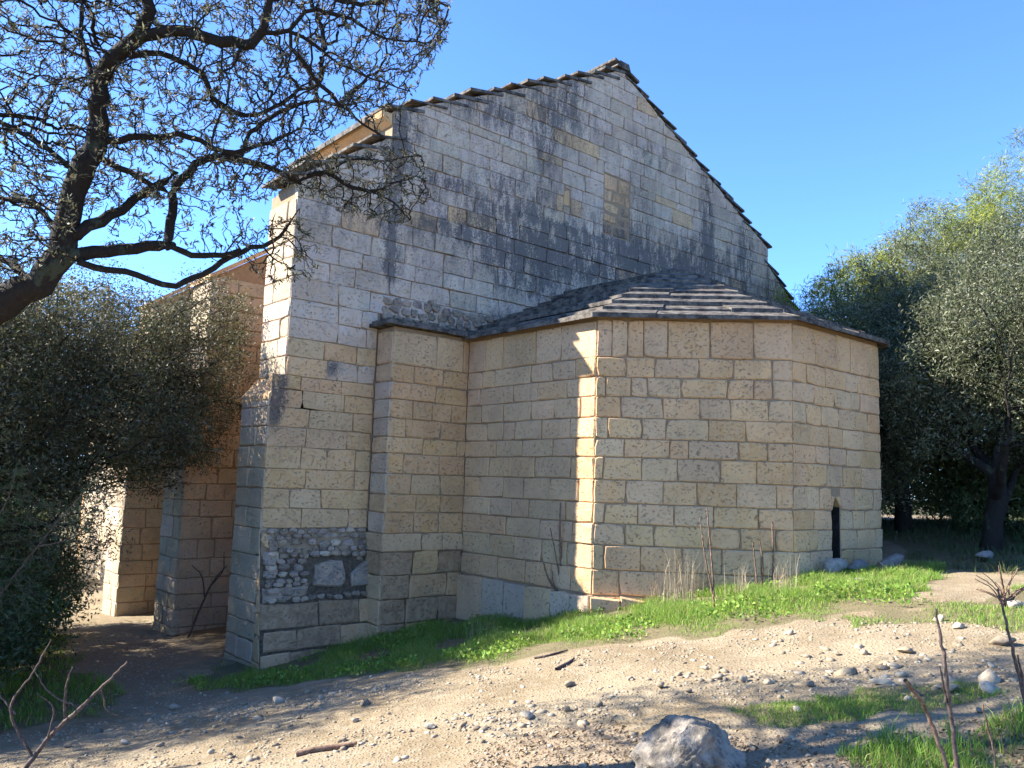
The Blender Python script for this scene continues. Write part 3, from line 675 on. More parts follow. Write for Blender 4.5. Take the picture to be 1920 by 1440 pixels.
#@@VEG
# ------------------------------------------------------------------ vegetation tools
def unit(v): return v/np.maximum(1e-9, np.linalg.norm(v, axis=-1, keepdims=True))
def resample(pts, rad, step):
    """Catmull-Rom through pts, points about `step` apart"""
    P = np.array(pts, float); Rr = np.array(rad, float)
    Pe = np.vstack([2*P[0]-P[1], P, 2*P[-1]-P[-2]]); out = []; ro = []
    for i in range(len(P)-1):
        p0, p1, p2, p3 = Pe[i:i+4]; n = max(1, int(np.linalg.norm(p2-p1)/step))
        for k in range(n):
            t = k/n
            out.append(0.5*((2*p1)+(-p0+p2)*t+(2*p0-5*p1+4*p2-p3)*t*t+(-p0+3*p1-3*p2+p3)*t**3)); ro.append(Rr[i]*(1-t)+Rr[i+1]*t)
    out.append(P[-1]); ro.append(Rr[-1])
    return np.array(out), np.array(ro)
class Skel:
    def __init__(s): s.P = []; s.par = []; s.r = []
    def limb(s, pts, rad, step=0.06, wig=0.0):
        Q, R_ = resample(pts, rad, step)
        if wig: Q[1:] += rng.normal(0, wig, Q[1:].shape)
        if s.P:
            d = ((np.array(s.P)-Q[0])**2).sum(1); a = int(d.argmin())
        else: a = -1
        for q, r in zip(Q, R_):
            s.P.append(q); s.par.append(a); s.r.append(r); a = len(s.P)-1
    def grow(s, A, step=0.06, infl=0.6, kill=0.1, iters=90, tip=0.0016, wig=0.25, grav=0.0, expo=2.3):
        P = np.array(s.P); par = list(s.par); A = np.array(A)
        nd = np.full(len(A), 1e9); ni = np.zeros(len(A), int)
        def upd(idx0):
            for c in range(idx0, len(P), 400):
                d = np.sqrt(((A[:, None, :]-P[None, c:c+400])**2).sum(-1)); j = d.argmin(1); dm = d[np.arange(len(A)), j]
                m = dm < nd; nd[m] = dm[m]; ni[m] = j[m]+c
        upd(0); kids = np.zeros(len(P), int)
        for it in range(iters):
            k = nd >= kill; A = A[k]; nd = nd[k]; ni = ni[k]
            act = nd < infl*(1 if it else 1)
            if not act.any():
                if it == 0: infl *= 2; continue
                break
            acc = np.zeros_like(P); cnt = np.zeros(len(P), int)
            np.add.at(acc, ni[act], unit(A[act]-P[ni[act]])); np.add.at(cnt, ni[act], 1)
            src = np.where((cnt > 0) & (kids < 4))[0]
            if len(src) == 0: break
            d = unit(unit(acc[src])+rng.normal(0, wig, (len(src), 3))+np.array([0, 0, grav]))
            n0 = len(P); P = np.vstack([P, P[src]+d*step]); par += src.tolist(); kids[src] += 1; kids = np.r_[kids, np.zeros(len(src), int)]
            upd(n0)
        n = len(P); par = np.array(par); rp = np.zeros(n); r = np.zeros(n); fixed = np.array(s.r+[0.0]*(n-len(s.r)))
        for i in range(n-1, -1, -1):
            r[i] = max(tip, rp[i]**(1/expo)); 
            if fixed[i] > 0: r[i] = max(fixed[i], min(r[i], fixed[i]*1.1))
            if par[i] >= 0: rp[par[i]] += r[i]**expo
        s.P = P; s.par = par; s.r = r; return s
def tubes(P, par, r, sel, sides):
    idx = np.where(sel & (par >= 0))[0]
    tan = np.zeros_like(P); ok = par >= 0; tan[ok] = unit(P[ok]-P[par[ok]]); 
    main = np.full(len(P), -1); 
    for i in np.where(par >= 0)[0]:
        p = par[i]
        if main[p] < 0 or r[i] > r[main[p]]: main[p] = i
    roots = np.where(par < 0)[0]; tan[roots] = tan[main[roots]]
    # smoothed tangents
    st = tan.copy(); m = main >= 0; st[m] = unit(tan[m]+tan[main[m]])
    pa, pb = P[par[idx]], P[idx]; is_main = main[par[idx]] == idx
    ra = np.where(is_main, r[par[idx]], r[idx]); rb = r[idx]
    ta = np.where(is_main[:, None], st[par[idx]], st[idx]); tb = st[idx]
    ang = np.arange(sides)*2*np.pi/sides
    def ringv(c, t, rr):
        ref = np.tile(np.array([0.31, 0.17, 0.93]), (len(t), 1)); a = unit(np.cross(t, ref)); b = np.cross(t, a)
        return c[:, None]+rr[:, None, None]*(a[:, None]*np.cos(ang)[None, :, None]+b[:, None]*np.sin(ang)[None, :, None])
    V = np.concatenate([ringv(pa, ta, ra), ringv(pb, tb, rb)], 1).reshape(-1, 3)
    base = (np.arange(len(idx))*2*sides)[:, None]; i0 = np.arange(sides); i1 = (i0+1) % sides
    F = np.stack([base+i0, base+i1, base+sides+i1, base+sides+i0], -1).reshape(-1, 4)
    return V, F
def leaves(pos, dirs, length, width, cols, cw, spread=0.8, sig=0.02, lvar=0.3):
    n = len(pos); p = pos+rng.normal(0, sig, (n, 3)); d = unit(dirs+rng.normal(0, spread, (n, 3)))
    s_ = unit(np.cross(d, rng.normal(0, 1, (n, 3)))); L = length*(1+rng.uniform(-lvar, lvar, n))[:, None]; W = width*(1+rng.uniform(-lvar, lvar, n))[:, None]
    nrm = np.cross(d, s_)
    V = np.stack([p, p+d*L*.45+s_*W*.5+nrm*W*.15, p+d*L, p+d*L*.45-s_*W*.5+nrm*W*.15], 1).reshape(-1, 3)
    F = np.arange(4*n).reshape(n, 4)
    c = np.array(cols)[rng.choice(len(cols), n, p=np.array(cw)/sum(cw))]*rng.uniform(.75, 1.25, (n, 1))
    c = c*(1+.34*np.sin(pos@np.array([2.9, 1.7, 2.3])+1)*np.sin(pos@np.array([-1.9, 3.1, 2.7])))[:, None]
    return V, F, np.repeat(c, 4, 0)
def ellip(n, c, rad, shell=0.45):
    d = unit(rng.normal(0, 1, (n, 3))); r = (shell**3+(1-shell**3)*rng.uniform(0, 1, (n, 1)))**(1/3)
    ph = rng.uniform(0, 6.28, 3); r = r*(1+.13*np.sin(d@np.array([4.1, 2.3, 3.2])+ph[0])+.13*np.sin(d@np.array([-3.0, 5.2, 2.9])+ph[1])+.08*np.sin(d@np.array([7, -6, 8.])+ph[2]))[:, None]
    return np.array(c)+d*r*np.array(rad)
def make_tree(name, label, cat, group, sk, base, leafspec, extra=None, thick=0.012, leaf_r=0.006, per=2, mat=None, sides=5, tsides=9, twigmat=None, bark=None):
    t = thing(name, base, label, cat, group)
    P, par, r = sk.P, sk.par, sk.r
    V, F = tubes(P, par, r, r >= thick, tsides); build('trunk', V, F, bark or BARK, t, None, True)
    V, F = tubes(P, par, r, r < thick, sides)
    if len(V): o = build('twigs', V, F, twigmat or bark or BARK, t, None, True); o['kind'] = 'stuff'
    sel = np.where((r < leaf_r) & (par >= 0))[0]; dirs = unit(P[sel]-P[par[sel]])
    haskid = np.zeros(len(P), bool); haskid[par[par >= 0]] = True; k = rng.poisson(np.where(haskid[sel], per*.7, per*3.0)); pos = np.repeat(P[sel], k, 0)-np.repeat(dirs, k, 0)*rng.uniform(0, .05, (k.sum(), 1)); dd = np.repeat(dirs, k, 0)
    if extra is not None: pos = np.vstack([pos, extra]); dd = np.vstack([dd, rng.normal(0, 1, extra.shape)])
    V, F, C = leaves(pos, dd, **leafspec)
    o = build('foliage', V, F, mat or LEAF, t, C); o['kind'] = 'stuff'
    return t
OLIVE = [(.10, .115, .05), (.15, .16, .085), (.26, .26, .18), (.065, .075, .03)]; OLW = [4, 3, 1.6, 2]
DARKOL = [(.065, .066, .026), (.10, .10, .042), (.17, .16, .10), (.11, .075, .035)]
PINE = [(.24, .27, .03), (.17, .21, .03), (.28, .28, .06)]
GREENS = [(.07, .11, .03), (.11, .15, .05), (.15, .17, .08)]

# ------------------------------------------------------------------ the tree leaning in from the left
def hero():
    sk = Skel(); base = ground_px(-330, 1420); D = 5.0
    bd = float(base@fwd)
    def L(pts, step=.06, wig=.006): sk.limb([at(x, y, d) for x, y, d, r in pts], [.78*r*d/F_PX for x, y, d, r in pts], step, wig)
    b = base-np.array([0, 0, .15])
    px = 960+F_PX*(b@right)/(b@fwd); py = 720-F_PX*(b@up)/(b@fwd)
    L([(px, py, bd, 62), (-280, 1050, 5.1, 56), (-150, 720, 5.05, 46), (0, 570, 5.0, 38), (70, 530, 5, 34), (113, 470, 5, 31), (133, 380, 5, 27), (158, 310, 5, 28), (180, 270, 5, 26), (186, 200, 4.97, 20), (192, 140, 4.95, 20), (225, 95, 4.9, 20), (265, 66, 4.85, 18)])
    L([(265, 66, 4.85, 17), (277, 20, 4.8, 15), (272, -60, 4.75, 13), (290, -200, 4.7, 9)])
    L([(265, 70, 4.85, 15), (330, 60, 4.8, 13), (400, 72, 4.75, 12), (470, 82, 4.7, 13), (492, 55, 4.7, 10), (505, 0, 4.7, 9), (520, -90, 4.7, 7)])
    L([(490, 62, 4.7, 6), (545, 60, 4.75, 5), (575, 22, 4.8, 5), (640, 30, 4.9, 4), (720, 70, 5.0, 3.5), (800, 80, 5.1, 2.5)])
    L([(545, 60, 4.75, 4.5), (590, 85, 4.8, 4), (640, 120, 4.9, 3.5), (700, 150, 5.0, 3), (770, 170, 5.1, 2)])
    L([(505, 0, 4.7, 7), (580, -20, 4.9, 6), (680, 10, 5.1, 5), (760, -10, 5.3, 4), (840, 15, 5.4, 3)])
    L([(545, 90, 4.75, 4.5), (600, 155, 4.9, 4.5), (640, 195, 5.0, 4.5), (690, 240, 5.2, 3.5), (720, 255, 5.3, 2.5)])
    L([(200, 262, 5, 9), (290, 255, 5.1, 8), (350, 255, 5.2, 7), (420, 285, 5.3, 6), (470, 280, 5.4, 5), (540, 250, 5.5, 4)])
    L([(245, 105, 4.9, 8), (300, 100, 5.0, 7), (350, 120, 5.2, 6), (380, 140, 5.3, 6), (400, 185, 5.4, 6), (440, 210, 5.5, 6), (500, 210, 5.6, 5), (560, 170, 5.7, 4), (600, 160, 5.8, 3)])
    L([(205, 305, 5, 8), (260, 335, 5.1, 7), (310, 358, 5.2, 6)])
    L([(130, 478, 5, 18), (200, 470, 5.1, 15), (260, 465, 5.2, 13), (318, 458, 5.3, 12)]); L([(316, 462, 5.3, 12), (321, 400, 5.35, 11), (330, 350, 5.4, 10), (370, 312, 5.45, 9), (405, 292, 5.5, 9), (450, 300, 5.6, 8), (520, 320, 5.7, 7), (560, 340, 5.8, 6)])
    L([(450, 300, 5.6, 6), (470, 250, 5.6, 5), (520, 215, 5.7, 5), (580, 190, 5.8, 4), (640, 200, 5.9, 3)])
    L([(560, 340, 5.8, 6), (610, 326, 5.85, 5.5), (660, 350, 5.9, 5), (695, 358, 5.95, 4.5), (735, 345, 6.0, 3.5), (780, 330, 6.0, 2)])
    L([(695, 358, 5.95, 3), (740, 380, 6.0, 2.5), (770, 415, 6.0, 1.5)]); L([(600, 330, 5.85, 3), (660, 300, 5.9, 2.5), (720, 300, 5.9, 2), (790, 290, 6.0, 1.5)])
    L([(145, 440, 5, 15), (190, 412, 5.1, 14), (230, 395, 5.2, 11), (270, 362, 5.3, 10), (330, 330, 5.4, 8)])
    L([(320, 462, 5.3, 8), (400, 482, 5.4, 7), (450, 470, 5.5, 5)])
    L([(150, 492, 5, 9), (200, 506, 5.05, 8), (235, 506, 5.1, 7), (280, 526, 5.2, 7), (330, 533, 5.3, 7), (380, 512, 5.4, 7), (430, 482, 5.5, 7), (470, 464, 5.6, 6), (510, 455, 5.7, 5), (545, 415, 5.8, 3), (560, 395, 5.8, 2)])
    L([(185, 180, 4.97, 8), (165, 110, 5.0, 6), (150, 50, 5.1, 5), (160, -40, 5.2, 4)])
    L([(150, 330, 5, 7), (90, 280, 5.1, 6), (30, 240, 5.2, 5), (-60, 200, 5.3, 4)]); L([(120, 440, 5, 6), (60, 380, 5.1, 5), (0, 370, 5.2, 4)])
    L([(60, 530, 5.0, 9), (30, 500, 5.1, 8), (-40, 470, 5.2, 6)])
    polyA = [(-250, -260), (820, -260), (850, 20), (840, 90), (790, 150), (740, 215), (640, 225), (560, 330), (500, 385), (330, 375), (180, 395), (60, 520), (-250, 520)]
    polyB = [(560, 300), (640, 285), (740, 265), (800, 300), (808, 380), (740, 425), (640, 400), (560, 365)]
    polyC = [(470, 420), (560, 390), (600, 470), (590, 520), (520, 545), (440, 490)]
    def samp(poly, n, d0, d1):
        poly = np.array(poly, float); out = []
        while len(out) < n:
            x = rng.uniform(poly[:, 0].min(), poly[:, 0].max(), 4000); y = rng.uniform(poly[:, 1].min(), poly[:, 1].max(), 4000)
            m = inpoly(x, y, poly); dd = rng.uniform(d0, d1, 4000)
            out += [at(a, b_, c) for a, b_, c in zip(x[m], y[m], dd[m])]
        return np.array(out[:n])
    A = np.vstack([samp(polyA, 12500, 4.4, 6.9), samp(polyB, 1100, 5.6, 6.4), samp(polyC, 420, 5.5, 6.0), samp([(180, 380), (480, 380), (470, 470), (200, 480)], 260, 5.1, 5.7)])
    sk.grow(A, step=.05, infl=.7, kill=.068, iters=90, tip=.0029, wig=.30, expo=2.75)
    make_tree('overhanging_tree', 'dark leaning tree with mossy bent trunk and twiggy canopy overhanging the upper left', 'tree', None, sk, base,
              dict(length=.037, width=.0092, cols=[(.075, .08, .04), (.12, .12, .065), (.20, .19, .13), (.14, .10, .06)], cw=[3, 3, 1.4, 1.4], spread=.8, sig=.008), thick=.010, leaf_r=.0056, per=2.6, mat=LEAF2, sides=4, tsides=10)
hero()

def crown_tree(name, label, group, base, trunks, crowns, natt, leafspec, per, step=.15, kill=.2, infl=1.6, tip=.005, thick=.02, leaf_r=.012, mat=None, wig=.3, cat='tree', clump=26, csig=.12):
    sk = Skel()
    for pts, rad in trunks: sk.limb(pts, rad, step, .012)
    tot = sum(c[1][0]*c[1][1]*c[1][2] for c in crowns)
    A = np.vstack([ellip(max(8, int(natt*c[1][0]*c[1][1]*c[1][2]/tot)), *c) for c in crowns])
    A = A[A[:, 2] > gz(A[:, 0], A[:, 1])+.25]
    A0 = A[rng.uniform(0, 1, len(A)) < .85]; kk = rng.poisson(clump, len(A0)); ex = np.repeat(A0, kk, 0)+rng.normal(0, csig, (kk.sum(), 3))*np.array([1, 1, .75])
    sk.grow(A, step=step, infl=infl, kill=kill, iters=60, tip=tip, wig=wig, expo=2.4)
    return make_tree(name, label, cat, group, sk, base, leafspec, ex, thick=thick, leaf_r=leaf_r, per=per, sides=4, tsides=8, mat=mat)
def gp(x, y, dz=0.0): return np.array([x, y, g1(x, y)+dz])
def simple_trunk(x, y, top, lean=(0, 0), r=.12, forks=3, seedv=0):
    random.seed(seedv); b = gp(x, y, -.1); t = np.array([x+lean[0], y+lean[1], top]); out = [([b, b*.6+t*.4+np.array([random.uniform(-.15, .15), random.uniform(-.15, .15), 0]), t], [r, r*.8, r*.55])]
    for i in range(forks):
        a = random.uniform(0, 6.28); h = random.uniform(.35, .75); s_ = b*(1-h)+t*h; e = s_+np.array([math.cos(a)*random.uniform(.6, 1.1), math.sin(a)*random.uniform(.6, 1.1), random.uniform(.5, 1.0)])
        out.append(([s_, (s_+e)/2+np.array([0, 0, -.08]), e], [r*.5, r*.42, r*.3]))
    return out
# trees on the left of the path
LS = dict(length=.062, width=.017, cols=OLIVE, cw=OLW, spread=1.0, sig=.05)
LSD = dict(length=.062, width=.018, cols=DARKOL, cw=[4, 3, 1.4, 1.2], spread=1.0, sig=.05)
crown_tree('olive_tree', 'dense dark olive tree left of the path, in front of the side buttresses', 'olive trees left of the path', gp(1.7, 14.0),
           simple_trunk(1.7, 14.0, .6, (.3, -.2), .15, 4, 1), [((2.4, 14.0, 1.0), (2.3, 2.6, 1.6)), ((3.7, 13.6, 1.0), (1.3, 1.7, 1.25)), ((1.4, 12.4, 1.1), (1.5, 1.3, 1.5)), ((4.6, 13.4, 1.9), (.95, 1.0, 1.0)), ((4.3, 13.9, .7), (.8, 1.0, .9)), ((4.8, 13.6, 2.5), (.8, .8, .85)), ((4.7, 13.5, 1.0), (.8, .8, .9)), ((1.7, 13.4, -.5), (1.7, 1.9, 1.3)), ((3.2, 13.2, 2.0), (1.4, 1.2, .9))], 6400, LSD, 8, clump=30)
crown_tree('olive_tree', 'pale sunlit olive tree crown beside the far buttress', 'olive trees left of the path', gp(2.6, 18.2),
           simple_trunk(2.6, 18.2, .8, (.2, -.1), .14, 4, 2), [((3.2, 17.0, 2.2), (1.6, 1.8, 1.7)), ((2.2, 18.8, 1.9), (1.8, 1.8, 1.7)), ((3.6, 16.4, 1.2), (1.2, 1.2, 1.1))], 2900, LS, 8, clump=30)
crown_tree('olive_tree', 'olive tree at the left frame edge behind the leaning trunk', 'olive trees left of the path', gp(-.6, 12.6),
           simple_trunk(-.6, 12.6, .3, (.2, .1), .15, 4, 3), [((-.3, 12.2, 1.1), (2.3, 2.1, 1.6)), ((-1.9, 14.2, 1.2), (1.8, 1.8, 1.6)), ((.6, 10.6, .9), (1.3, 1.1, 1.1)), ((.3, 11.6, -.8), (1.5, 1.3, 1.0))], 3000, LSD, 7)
crown_tree('holm_oak', 'greener tree rising behind the olives at far left', 'olive trees left of the path', gp(-.5, 19.5),
           simple_trunk(-.5, 19.5, 1.8, (0, 0), .16, 4, 4), [((-.4, 19.4, 2.9), (2.6, 2.4, 2.9)), ((-2.6, 17.5, 3.3), (2.4, 2.2, 2.6))], 1900, dict(length=.085, width=.035, cols=GREENS, cw=[2, 3, 2], spread=1.0, sig=.06), 7)
# trees on the right, beyond the apse
for i, (x, y, top, lean, crowns, n, lab) in enumerate([
    (14.3, 5.2, 1.2, (.5, -.1), [((15.2, 5.0, 2.6), (1.9, 1.8, 1.6)), ((15.9, 3.6, 2.2), (1.6, 1.6, 1.7)), ((14.4, 6.0, 1.7), (.9, .9, 1.1))], 1500, 'dark-trunked olive tree just right of the apse'),
    (16.2, 7.4, 1.6, (.3, .1), [((16.7, 7.5, 2.7), (1.8, 1.8, 1.7)), ((15.6, 7.6, 1.4), (1.2, 1.2, 1.6))], 1500, 'dark olive tree close behind the apse roof edge'),
    (17.5, 3.9, 1.6, (.4, -.3), [((17.9, 3.6, 3.6), (2.2, 2.1, 2.1)), ((16.7, 2.6, 2.3), (1.6, 1.4, 1.5)), ((18.2, 4.9, 1.6), (1.8, 1.6, 1.2))], 1800, 'tall silvery olive tree with thick forked trunk at right edge'),
    (19.5, 6.8, 2.0, (.2, .2), [((19.6, 6.9, 4.1), (2.3, 2.3, 2.2)), ((18.9, 6.3, 1.7), (2.0, 1.8, 1.5))], 1600, 'grey-green olive tree crown in the middle of the right grove')]):
    crown_tree('olive_tree', lab, 'olive trees beyond the apse', gp(x, y), simple_trunk(x, y, top, lean, .17, 5, 10+i), crowns, int(n*2.1), dict(LS, length=.07, width=.020), 9, clump=30)
for i, (x, y, zc_, rr, lab) in enumerate([(19.3, 9.9, 4.4, 1.35, 'yellow-green pine top beside the gable slope'), (21.8, 8.6, 5.9, 1.6, 'bright yellow-green pine behind the olive crowns'), (24.8, 7.6, 7.4, 2.0, 'tallest bright green pine at the right frame edge')]):
    crown_tree('pine_tree', lab, 'bright pines behind the right grove', gp(x, y), simple_trunk(x, y, zc_-1, (0, 0), .16, 4, 20+i), [((x, y, zc_), (rr, rr, rr*1.05)), ((x+.3, y-.4, zc_-2.0), (rr*1.1, rr*1.1, rr)), ((x-.8, y+1.0, zc_-1.0), (rr*.9, rr*.9, rr))], 1500,
               dict(length=.17, width=.016, cols=PINE, cw=[3, 2, 2], spread=.9, sig=.09), 9)
# scrub further off, low masses
for i, (x, y, rr, h, lab, gl) in enumerate([(19, 1.2, 1.6, 1.1, 'low pale scrub bush under the right olive trees', 0), (22, 4.5, 1.8, 1.2, 'low scrub bush seen between the right tree trunks', 0), (16.8, 9.4, 1.2, 1.0, 'dark bush against the far side of the apse', 0),
                                    (.6, 22.5, 1.9, 1.3, 'green bush at the far end of the left path', 1), (3.6, 25.5, 1.8, 1.3, 'leafy bush beyond the last buttress', 1), (-2.6, 17, 1.7, 1.2, 'bush under the left olive trees', 1), (.2, 15.6, 1.3, .9, 'low bush beside the left path under the dark olive', 1),
    (1.5, 12.5, 1.1, 1.0, 'leafy shrub at the left edge of the picture beside the path', 1), (2.3, 14.4, 1.15, 1.1, 'shrub under the dark olive crown next to the path', 1), (2.8, 17.4, 1.35, 1.2, 'shrub before the third buttress, left of the path', 1), (.5, 10.6, 1.0, .9, 'shrub at the lower left frame edge', 1),
    (18.5, 4.4, 1.4, 1.2, 'shrub between the two thick right trunks', 0), (21, 2.5, 2.0, 1.7, 'tall scrub bush at the right frame edge', 0), (17.6, 6.4, 1.3, 1.2, 'dark shrub right behind the nearest right trunk', 0), (23.5, 6, 2.3, 2.0, 'sunlit scrub seen far back between the right trunks', 0), (20.5, 8.5, 2.0, 1.6, 'scrub bush closing the grove behind the apse', 0)]):
    crown_tree('shrub', lab, 'scrub bushes', gp(x, y), [([gp(x, y, -.05), gp(x+.1, y, .25), gp(x+.1, y+.1, .5)], [.03, .025, .02])], [((x, y, g1(x, y)+h*.8), (rr, rr, h))], 620, dict(length=.085, width=.03, cols=GREENS, cw=[2, 2, 2], spread=1.0, sig=.07), 8, cat='shrub')
def far_scrub():
    n = 110000; a = rng.uniform(math.radians(-75), math.radians(130), n); R_ = rng.uniform(48, 75, n)
    x = R_*np.sin(a); y = R_*np.cos(a); hh = 6.0+1.8*np.sin(a*9)+1.6*np.sin(a*23+1)+.8*np.sin(a*61)
    z = gz(x, y)+rng.uniform(0, 1, n)*hh
    V, F, C = leaves(np.c_[x, y, z], rng.normal(0, 1, (n, 3)), .42, .24, [(.05, .07, .03), (.08, .10, .045), (.11, .12, .06)], [2, 2, 1], spread=1.0, sig=.2)
    tag(build('distant_scrub', V, F, LEAF, None, C), 'far belt of evergreen scrub along the horizon', None, None, 'stuff')
far_scrub()

# ------------------------------------------------------------------ grass and gravel
def sample_poly(poly, dens):
    p = np.asarray(poly); x0, y0 = p.min(0); x1, y1 = p.max(0); n = int((x1-x0)*(y1-y0)*dens)
    x = rng.uniform(x0, x1, n); y = rng.uniform(y0, y1, n); m = inpoly(x, y, p); return x[m], y[m]
def patchy(x, y, s=1.0): return .5+.25*np.sin(2.1*s*x+1.7*s*y+.5)+.25*np.sin(4.7*s*x-3.9*s*y+1.9)
def inside_chapel(x, y): return ((y > YP) & (x > 5.0)) | ((x > A_X-.03) & (x+y > A_X+C1Y-.03) & (y > C1Y-CX-.03) & (x < 14.6))
def blades(x, y, h, w_, cols, cw, lean=.45):
    m = ~inside_chapel(x, y); x, y, h = x[m], y[m], h[m]; n = len(x); z = gz(x, y)-.01
    a = rng.uniform(0, 6.28, n); wv = np.c_[np.cos(a), np.sin(a), a*0]*(w_*rng.uniform(.6, 1.4, n))[:, None]*.5
    b = rng.uniform(0, 6.28, n); ln = np.c_[np.cos(b), np.sin(b), b*0]*(h*rng.uniform(0, lean*2, n))[:, None]
    p = np.c_[x, y, z]; mid = p+ln*.35+np.c_[x*0, x*0, h*.6]; tip = p+ln+np.c_[x*0, x*0, h*rng.uniform(.75, 1.0, n)]
    V = np.stack([p-wv, p+wv, mid+wv*.8, mid-wv*.8, tip+wv*.1, tip-wv*.1], 1).reshape(-1, 3); F = ((np.arange(n)*6)[:, None, None]+np.array([[0, 1, 2, 3], [3, 2, 4, 5]])[None]).reshape(-1, 4)
    c = np.array(cols)[rng.choice(len(cols), n, p=np.array(cw)/sum(cw))]*rng.uniform(.75, 1.3, (n, 1)); return V, F, np.repeat(c, 6, 0)
GC = [(.19, .31, .04), (.13, .25, .03), (.25, .33, .06), (.34, .28, .13)]; GW = [4, 3, 2, .5]
def grass_patch(name, label, poly, dens, h0, h1, hole=0.15, w_=.005, cols=GC, cw=GW, wall=False):
    x, y = sample_poly(poly, dens); q = patchy(x, y)+rng.normal(0, .12, len(x)); m = q > hole; x, y, q = x[m], y[m], q[m]
    h = (h0+(h1-h0)*np.clip(q, 0, 1)*rng.uniform(.3, 1.2, len(x)))
    if wall:  # longer at the wall foot, thin along the path
        e = np.asarray(edge); d = np.sqrt(((np.c_[x, y][:, None]-e[None])**2).sum(-1)).min(1); h = h*np.clip(.3+d*.65, .3, 1.35)
        m = rng.uniform(0, 1, len(x)) < np.clip(.05+d*1.5, 0, 1); x, y, h = x[m], y[m], h[m]
    V, F, C = blades(x, y, h, w_, cols, cw)
    tag(build(name, V, F, GRASS, None, C), label, None, None, 'stuff')
grass_patch('grass', 'bright green grass strip along the foot of the chapel walls', GRASS_WALL, 4600, .03, .14, wall=True, hole=.34, cw=[4, 3, 2, 1.6])
grass_patch('grass', 'shaded grass at the left of the path', GRASS_LEFT, 420, .06, .2, w_=.01)
grass_patch('grass', 'bright grass at the far end of the left path', GRASS_FAR, 300, .1, .3, w_=.014)
grass_patch('grass', 'short grass patch in the shaded foreground behind the boulder', GRASS_FRONT, 7000, .015, .06, hole=.40, w_=.004)
grass_patch('grass', 'grass in the lower right corner around the bare saplings', GRASS_CORNER, 5000, .03, .15, hole=.45, w_=.005)
grass_patch('grass', 'thin grass on the sunny bank right of the path', GRASS_BANK, 2200, .02, .07, hole=.42)
grass_patch('grass', 'grass under the right olive trees, coloured dark for their shade', GRASS_RIGHT, 160, .06, .2, w_=.014, cols=[(.06, .09, .025), (.09, .11, .04), (.13, .11, .06)], cw=[3, 2, 1])  # blades tinted dark olive to paint in the shade below the crowns
# round weed leaves among the wall grass
x, y = sample_poly(GRASS_WALL, 420); m = ~inside_chapel(x, y) & (patchy(x, y, .8) > .55); x, y = x[m], y[m]
V, F, C = leaves(np.c_[x, y, gz(x, y)+rng.uniform(.02, .1, len(x))], np.tile([0, 0, .3], (len(x), 1)), .04, .03, GC[:3], [3, 2, 2], spread=1.0, sig=.01)
tag(build('ground_weeds', V, F, GRASS, None, C), 'small round-leaved weeds among the wall grass', None, None, 'stuff')

def rocks_mesh(x, y, s, cols, sub=1, sink=.3):
    n = len(x); B, Fc = (ICO1, ICOF1) if sub == 1 else (ICO2, ICOF2); z = gz(x, y)
    sc = s[:, None]*np.c_[rng.uniform(.7, 1.3, n), rng.uniform(.7, 1.3, n), rng.uniform(.35, .8, n)]
    a = rng.uniform(0, 6.28, n); ca, sa = np.cos(a), np.sin(a)
    P = B[None]*(1+rng.normal(0, .26, (n, len(B), 1))); P = P*sc[:, None]
    X = P[..., 0]*ca[:, None]-P[..., 1]*sa[:, None]; Y = P[..., 0]*sa[:, None]+P[..., 1]*ca[:, None]
    V = np.stack([X+x[:, None], Y+y[:, None], P[..., 2]+(z+sc[:, 2]*(1-2*sink))[:, None]], -1).reshape(-1, 3)
    F = (Fc[None]+(np.arange(n)*len(B))[:, None, None]).reshape(-1, 3)
    c = np.array(cols)[rng.integers(0, len(cols), n)]*rng.uniform(.75, 1.15, (n, 1)); return V, F, np.repeat(c, len(B), 0)
PC = [(.36, .295, .205), (.30, .24, .16), (.39, .335, .25), (.25, .20, .14)]
PATH = wpoly([(-200, 1480), (0, 1380), (250, 1345), (420, 1320), (600, 1285), (900, 1248), (1300, 1200), (1600, 1160), (1900, 1170), (2100, 1230), (2100, 1300), (1700, 1270), (1450, 1320), (1250, 1330), (900, 1400), (700, 1500)])
